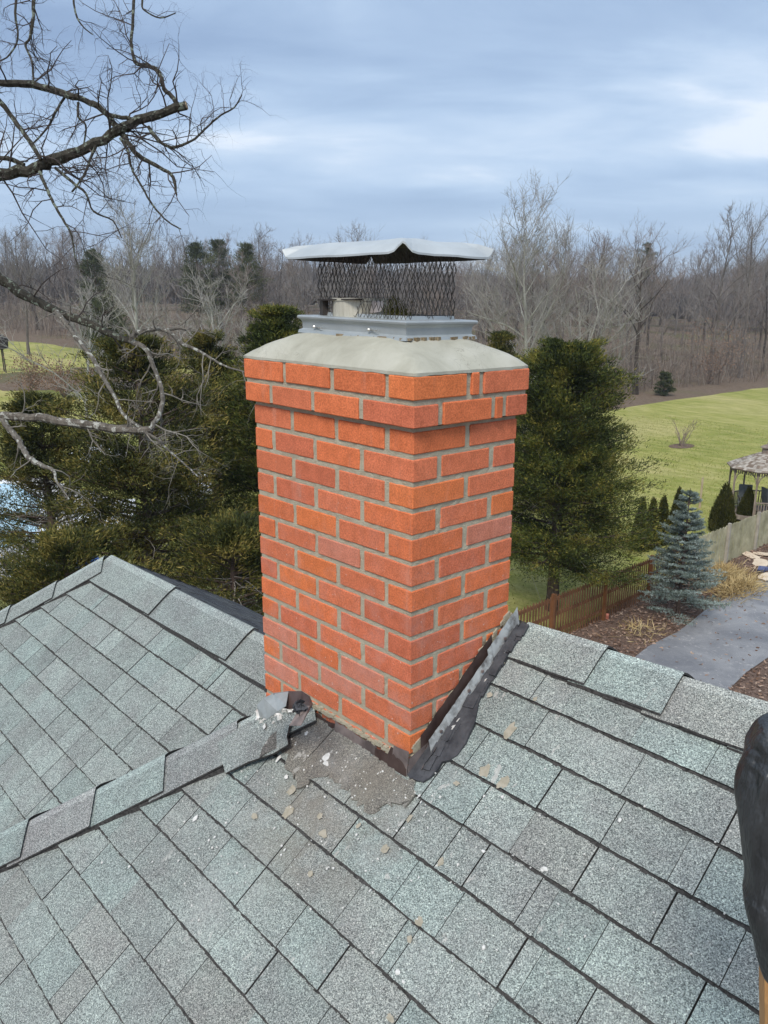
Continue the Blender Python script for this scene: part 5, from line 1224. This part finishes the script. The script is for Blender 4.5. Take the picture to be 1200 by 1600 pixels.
# evergreens within the wood
def pine(px, dist, ptop, R_, seed, label): b = place(px, dist); cedar('pine_tree', label, b, hgt(b, px, ptop), R_, 90, seed, PINE, clear=0.35, per=22, cl=4, bl=(0.25, 0.5), bw=0.06, wk=2.2, group='evergreens in the wood', cat='evergreen tree', deadtw=0, profile=lambda h: (1-h)**0.5*(1+.25*math.sin(h*25)))
pine(153, 95, 392, 2.6, 51, 'dark pointed evergreen in the wood behind the bare left branches')
pine(312, 100, 382, 3.6, 52, 'left one of three olive evergreens in the wood, left of the cap lid')
pine(345, 104, 378, 3.6, 53, 'middle one of three olive evergreens left of the cap lid')
pine(388, 100, 384, 3.4, 54, 'right one of three olive evergreens left of the cap lid')
pine(1003, 150, 380, 3.4, 55, 'distant evergreen top showing between the bare trees at right')
pine(165, 66, 470, 2.6, 57, 'dark evergreen low in the wood behind the pale tree at left')
b = ground_at(1037, 618); cedar('young_evergreen', 'small dark green evergreen at the foot of the wood by the lawn edge', b, 2.1, 1.1, 50, 56, PINE, clear=0.05, per=26, cl=3, bl=(0.15, 0.3), bw=0.06, group='evergreens in the wood', cat='evergreen tree', deadtw=0)

# thicket and far wood: masses nobody could count
def thicket():
    rg = np.random.default_rng(77); n = 9000; px = rg.uniform(-250, 1450, n); fr = np.array([front(p) for p in px]); dd = fr*0.93+np.abs(rg.normal(size=n))*26
    d = np.array([ray(p, 488.0) for p in px]); x = CAM[0]+d[:, 0]*dd; y = CAM[1]+d[:, 1]*dd; z = terrain(x, y); P_ = np.stack([x, y, z], 1)
    D_ = unit(np.stack([rg.normal(size=n)*.22, rg.normal(size=n)*.22, np.ones(n)], 1)); H_ = rg.uniform(1.2, 5.5, n)*np.where(rg.random(n) < .12, 1.8, 1)
    V1 = blades(P_-D_*.2, D_, H_, rg.uniform(.035, .085, n))
    m = n*7; idx = rg.integers(0, n, m); q = rg.uniform(.10, 1.35, (m, 1)); P2 = P_[idx]+D_[idx]*H_[idx][:, None]*q; P2[:, :2] += rg.normal(size=(m, 2))*.5; D2 = unit(D_[idx]*.45+rg.normal(size=(m, 3))*.75); V2 = blades(P2, D2, rg.uniform(.5, 1.6, m), .028)
    M = Mat('thicket', 1.0, spec=0.05); r = M.island(); M.color(M.ramp(r, [(0.0, (0.10, 0.075, 0.062)), (0.5, (0.205, 0.172, 0.145)), (0.85, (0.30, 0.262, 0.222)), (1.0, (0.30, 0.20, 0.14))]))
    tag(link('thicket', quads_mesh('thicket', np.concatenate([V1, V2]), M.m)), kind='stuff')
thicket()
def far_wood():
    rg = np.random.default_rng(78); n = 5200; px = rg.uniform(-350, 1550, n); dd = 190*np.exp(rg.random(n)*1.9); d = np.array([ray(p, 488.0) for p in px]); x = CAM[0]+d[:, 0]*dd; y = CAM[1]+d[:, 1]*dd; z = terrain(x, y); H_ = rg.uniform(9, 17, n); m = 30
    idx = np.repeat(np.arange(n), m); N_2 = n*m; az = rg.uniform(0, 6.28, N_2); r_ = rg.random(N_2)**.5; base = np.stack([x[idx], y[idx], z[idx]+H_[idx]*.25], 1)
    D_ = unit(np.stack([np.cos(az)*r_*.75, np.sin(az)*r_*.75, np.ones(N_2)], 1)); base[:, :2] += D_[:, :2]*H_[idx][:, None]*.12
    V = blades(base, D_, H_[idx]*rg.uniform(.45, .8, N_2), 0.10+dd[idx]*0.0011)
    M = Mat('far_wood', 1.0, spec=0.05); r = M.math('ADD', M.math('MULTIPLY', M.island(), .5), M.math('MULTIPLY', M.noise(0.012, 4, .6), .5)); M.color(M.ramp(r, [(0.1, (0.11, 0.098, 0.092)), (0.5, (0.165, 0.148, 0.138)), (0.9, (0.22, 0.198, 0.185))]))
    tag(link('far_wood', quads_mesh('far_wood', V, M.m)), kind='stuff')
far_wood()

# ------------------------------------------------------------------ the big tree at left whose limbs reach into the picture
LIMB = m_bark('lichened_bark', (0.024, 0.021, 0.017), (0.085, 0.078, 0.062), (0.20, 0.225, 0.175), 34, 0.56)
LIMBP = m_bark('pale_lichened_bark', (0.075, 0.066, 0.056), (0.22, 0.20, 0.17), (0.42, 0.42, 0.37), 34, 0.55)
TW1 = m_simple('fine_twig', (0.045, 0.036, 0.032), (0.10, 0.080, 0.072), 9, 0.9); TW2 = m_simple('fine_pale_twig', (0.14, 0.122, 0.100), (0.31, 0.285, 0.24), 9, 0.9)
WOODCUT = m_simple('sawn_wood', (0.30, 0.22, 0.14), (0.45, 0.35, 0.24), 60, 0.9)
tp = place(-560, 7.2); big = thing('overhanging_tree', 'large bare tree whose lichened limbs reach in from the left edge', 'bare tree', tp)
mb = MB(); trp = [tp+up3*h+np.array([0.10*math.sin(h*.5), 0.08*math.cos(h*.4), 0]) for h in np.linspace(-.3, 14, 16)]; mb.tube(trp, [0.34-0.018*i for i in range(16)], 10, noise=.05); mb.build('trunk', LIMB, big)
def trunk_at(z): return tp+up3*(z-tp[2])
lrd = random.Random(99)
def limb(tr, depth, fromtrunk=False, mat=LIMB, twm=TW1, tw=0, twl=0.5, dend=None, cut=False, sides=8, rs=1.0, nodes=True, name='limb', drop=-0.25, fine=1.0, zig=.42):
    """tr: list of (px, py, radius_px); the limb is built at its real distance and thickness, with twigs growing from it"""
    dend = dend or depth; n = len(tr); pts = []; rr = []
    for i, (px, py, r_) in enumerate(tr):
        t = depth+(dend-depth)*i/max(1, n-1); pts.append(at_depth(px, py, t)); rr.append(r_*t/FPX*rs)
    if fromtrunk:
        z = pts[0][2]-0.9; b0 = trunk_at(z); pts = [b0, b0*0.5+pts[0]*0.5+up3*0.25]+pts; rr = [rr[0]*1.9, rr[0]*1.4]+rr
    # smooth by Catmull-Rom, add small crookedness
    P_, R_ = [], []
    for i in range(len(pts)-1):
        p0, p1, p2, p3 = pts[max(i-1, 0)], pts[i], pts[i+1], pts[min(i+2, len(pts)-1)]; m = 4
        for k in range(m):
            t = k/m; q = 0.5*((2*p1)+(-p0+p2)*t+(2*p0-5*p1+4*p2-p3)*t*t+(-p0+3*p1-3*p2+p3)*t**3); r_ = rr[i]*(1-t)+rr[i+1]*t
            P_.append(q+(RNG.normal(size=3)*r_*0.16 if k or i else 0)); R_.append(r_*lrd.uniform(.93, 1.09))
    P_.append(pts[-1]); R_.append(rr[-1]); mb = MB(); mb.tube(P_, R_, sides, 0, noise=0.07 if max(rr) > 0.012 else 0.0)
    if cut:
        d = unit(P_[-1]-P_[-2]); mb.tube([P_[-1], P_[-1]+d*0.006], [R_[-1]*.98, R_[-1]*.93], sides, 1)
    tb = MB(); segs = list(range(2 if fromtrunk else 0, len(P_)-1))
    if fromtrunk: segs = [k for k in segs if k > 8]
    def twig(p, d, L, r0, lvl):
        n_ = 5 if lvl == 0 else 4; ps = [p]; dd = d
        for k in range(n_):
            zz_ = np.array([lrd.gauss(0, zig), lrd.gauss(0, zig), lrd.gauss(0, zig)+drop*(.25 if lvl else .15)*(1 if k > 0 else 0)]); dd = unit(dd+zz_*(.8 if lvl else .6)); ps.append(ps[-1]+dd*L/n_)
        rr_ = [r0*(1-0.72*k/n_) for k in range(n_+1)]; tb.tube(ps, rr_, 5 if lvl == 0 else 3, 0, cap=False)
        if lvl < 2:
            for k in range(1, n_+1):
                for _ in range(1 if lrd.random() < .35 else 2 if lvl == 0 else 1):
                    if lrd.random() < .85*fine: twig(ps[k], unit(dd*.55+RNG.normal(size=3)*.75), L*lrd.uniform(.28, .5), rr_[k]*.72, lvl+1)
    for i in range(tw):
        k = segs[int((i+lrd.random())/tw*len(segs))] if segs else 0; ax_ = unit(P_[min(k+1, len(P_)-1)]-P_[k]); side = unit(np.cross(ax_, RNG.normal(size=3)))
        twig(P_[k], unit(side+ax_*.5), twl*lrd.uniform(.6, 1.15), max(0.0022, min(0.006, R_[k]*.45)), 0)
    lo = mb.build(name, [mat, WOODCUT], big)
    if tb.f: tb.build('twigs', twm, lo)
    return lo
limb([(-70, 296, 13.5), (0, 273, 9.6), (55, 264, 9), (75, 252, 8.6), (110, 241, 8.2), (160, 216, 7.6), (205, 193, 7), (250, 177, 6.6), (291, 165, 6.4)], 5.0, True, cut=True, tw=15, twl=.62)
limb([(-60, 124, 6.5), (0, 131, 5.5), (50, 133, 5.5), (100, 146, 5), (140, 160, 4.6), (165, 177, 5), (183, 200, 4.5), (200, 222, 4), (216, 243, 3.6), (250, 262, 3), (270, 276, 2.6), (276, 305, 1.4)], 5.2, True, dend=4.9, tw=17, twl=.5)
limb([(165, 178, 3.5), (190, 183, 3.2), (218, 188, 2.8)], 5.0, dend=5.0, name='side_branch')
limb([(277, 162, 3.4), (268, 150, 3.4), (256, 138, 3.2), (253, 122, 3.2), (243, 108, 3.0), (230, 102, 3.2), (214, 99, 2.8), (207, 82, 2.4), (205, 60, 2.2), (208, 30, 2.2), (209, -30, 2)], 5.0, dend=5.1, tw=10, twl=.42, name='side_branch', drop=0.0)
limb([(-30, 120, 4), (0, 158, 3.8), (28, 195, 3.6), (50, 226, 3.4), (64, 250, 3.2)], 4.9, tw=3, twl=.3, name='side_branch')
limb([(-30, 247, 3.6), (10, 248, 3.4), (38, 258, 3.2)], 5.0, tw=2, twl=.3, name='side_branch')
limb([(232, 198, 3), (246, 218, 2.4), (268, 230, 2.2), (300, 220, 2), (320, 202, 1.7), (345, 180, 1.5), (366, 168, 1.2), (378, 148, .9)], 5.0, dend=4.9, tw=13, twl=.42, name='side_branch')
limb([(62, 268, 2.8), (72, 292, 2.4), (84, 318, 2.1), (98, 342, 1.9), (112, 368, 1.7), (117, 400, 1.2), (126, 424, .9)], 4.8, dend=4.7, tw=8, twl=.42, name='side_branch')
limb([(188, 216, 2.6), (200, 236, 2.2), (205, 262, 2.0), (222, 292, 1.8), (240, 322, 1.5), (262, 346, 1.3), (283, 358, .9)], 4.9, dend=4.8, tw=10, twl=.42, name='side_branch')
limb([(86, 262, 2.4), (112, 284, 2.1), (134, 302, 1.8), (146, 330, 1.4), (176, 345, 1.1), (190, 372, .9)], 4.9, tw=8, twl=.40, name='side_branch')
limb([(150, 228, 2.4), (140, 252, 2), (130, 276, 1.8), (112, 300, 1.4)], 4.9, tw=5, twl=.35, name='side_branch')
limb([(102, 150, 2), (86, 176, 1.8), (74, 200, 1.5), (52, 224, 1.2)], 5.1, tw=6, twl=.34, name='side_branch')
limb([(122, 160, 2), (122, 182, 1.8), (134, 196, 1.5), (131, 224, 1.2)], 5.1, tw=5, twl=.3, name='side_branch')
limb([(58, -40, 2.6), (52, 0, 2.6), (52, 30, 2.3), (46, 60, 1.9), (40, 72, 1.8), (50, 96, 1.7), (52, 128, 1.7)], 5.4, tw=12, twl=.36, name='side_branch', drop=-.05)
limb([(30, -40, 2), (24, 20, 1.8), (28, 60, 1.5), (10, 90, 1.2), (-20, 100, 1)], 5.6, tw=9, twl=.36, name='side_branch')
limb([(112, -40, 1.8), (118, 20, 1.5), (130, 42, 1.1), (145, 54, .8)], 5.5, tw=3, twl=.25, name='side_branch')
limb([(232, -40, 1.8), (222, 0, 1.6), (226, 16, 1.3), (250, 28, 1.1), (275, 20, .8)], 5.3, tw=3, twl=.22, name='side_branch')
# lower limbs
limb([(-80, 404, 11), (0, 436, 8), (40, 461, 7.4), (85, 486, 6.6), (130, 501, 5.8), (170, 520, 5.4), (206, 533, 4.8)], 6.0, True, dend=5.4, tw=6, twl=.4, fine=.8)
limb([(204, 533, 4.2), (214, 521, 4.2), (238, 515, 3.6), (262, 518, 2.8), (282, 536, 2.8), (306, 546, 2.4), (330, 560, 1.9), (352, 572, 1.5), (385, 582, 1.1)], 5.4, dend=5.0, mat=LIMBP, twm=TW2, tw=10, twl=.40, name='side_branch', drop=-.1)
limb([(262, 516, 2.6), (280, 513, 2.2), (292, 516, 1.5)], 5.3, mat=LIMBP, twm=TW2, tw=2, twl=.4, name='side_branch')
limb([(86, 486, 4.6), (100, 502, 4.2), (120, 528, 3.8), (142, 556, 3.4), (160, 588, 3.1), (178, 618, 2.8), (192, 646, 2.6), (210, 662, 2.6), (228, 672, 2.6)], 5.6, dend=5.2, mat=LIMBP, twm=TW2, tw=6, twl=.32, name='side_branch', fine=.8)
limb([(206, 534, 4.2), (228, 545, 3.8), (240, 572, 3.4), (250, 600, 3.2), (254, 628, 3.4), (246, 652, 3.8), (234, 670, 4)], 5.4, dend=5.2, mat=LIMBP, twm=TW2, tw=7, twl=.40, name='side_branch')
limb([(-120, 646, 8), (-40, 648, 7), (6, 650, 6.4), (60, 653, 6.4), (110, 660, 6.6), (160, 668, 6.6), (205, 672, 6.2), (237, 671, 5)], 5.6, True, dend=5.2, mat=m_bark('brown_lichened_bark', (0.065, 0.055, 0.045), (0.20, 0.175, 0.145), (0.42, 0.41, 0.36), 30, .55), twm=TW2, tw=7, twl=.3)
limb([(2, 650, 5), (14, 668, 4.8), (27, 684, 4.6), (36, 702, 4.4), (46, 716, 4.2), (66, 727, 3.6), (84, 736, 2.4), (88, 752, 1.7), (98, 766, 1.5), (108, 780, 1)], 5.5, dend=5.2, mat=LIMBP, twm=TW2, tw=5, twl=.3, name='side_branch', fine=.6)
limb([(225, 674, 2.4), (245, 686, 1.9), (262, 702, 1.6), (285, 722, 1.4), (310, 745, 1.0)], 5.2, mat=LIMBP, twm=TW2, tw=7, twl=.36, name='side_branch')

# ------------------------------------------------------------------ air: far hills fade a little
hz_m = bpy.data.materials.new('haze_air'); hz_m.use_nodes = True; hn = hz_m.node_tree; hn.nodes.clear()
ho = hn.nodes.new('ShaderNodeOutputMaterial'); hv_ = hn.nodes.new('ShaderNodeVolumePrincipled'); hn.links.new(hv_.outputs[0], ho.inputs['Volume'])
hv_.inputs['Color'].default_value = (0.86, 0.91, 0.98, 1); hv_.inputs['Density'].default_value = 0.00042; hv_.inputs['Anisotropy'].default_value = 0.2
mb = MB(); mb.box((-2700, -2700, -12), (2700, 2700, 90)); tag(mb.build('haze', hz_m), kind='stuff')

# ------------------------------------------------------------------ the padded pole at the right edge
def padded_pole():
    edge = [(1197, 1128), (1186, 1136), (1178, 1146), (1172, 1160), (1174, 1166), (1167, 1174), (1168, 1181), (1162, 1190), (1163, 1197), (1158, 1214), (1157, 1240), (1159, 1265), (1161, 1300), (1165, 1345), (1170, 1385), (1163, 1398), (1164, 1415), (1170, 1440), (1176, 1470), (1183, 1500), (1192, 1525), (1198, 1542)]
    D0 = 0.92; b = at_depth(1300, 1500, D0); t = thing('padded_pole', 'tan wooden pole under a wrinkled black rubber cover at the right edge', 'pole', on_roof(1300, 1600)); mb = MB(); NS = 40; rings = []
    for j, (px, py) in enumerate(edge):
        c = at_depth(1285, py, D0); L_ = at_depth(px, py, D0); R_ = np.linalg.norm(c-L_); a = _r; bb = unit(np.cross(a, up3))*1.0; ring = []
        for k in range(NS):
            th = 2*math.pi*k/NS; w = 1+0.035*math.sin(th*5+j*0.35)+0.030*math.sin(th*9-j*.45+1)+0.022*math.sin(j*1.3+th*4)+0.014*math.sin(j*2.7-th*6)
            w = w if abs(th-math.pi) > 0.3 else 1+(w-1)*.5
            ring.append(c+a*math.cos(th)*R_*w+bb*math.sin(th)*R_*0.62*w)
        rings.append(ring)
    n = NS; vs = [v for r_ in rings for v in r_]; fs = [(j*n+k, j*n+(k+1) % n, (j+1)*n+(k+1) % n, (j+1)*n+k) for j in range(len(rings)-1) for k in range(n)]; fs.append(tuple(range(n-1, -1, -1))); fs.append(tuple((len(rings)-1)*n+k for k in range(n)))
    mb.add(vs, fs); c_ = mb.build('cover', BLACKC, t, smooth=True); sd = c_.modifiers.new('sub', 'SUBSURF'); sd.levels = 1; sd.render_levels = 2
    p = MB(); q0 = at_depth(1262, 1380, D0); q1 = at_depth(1262, 1700, D0*1.03); foot = on_roof(1262, 1700); p.tube([q0, at_depth(1262, 1560, D0), q1, foot], [0.052]*4, 12); p.build('pole', TANWOOD, t)
padded_pole()
for o in bpy.data.objects:
    if '_w' in o: del o['_w']
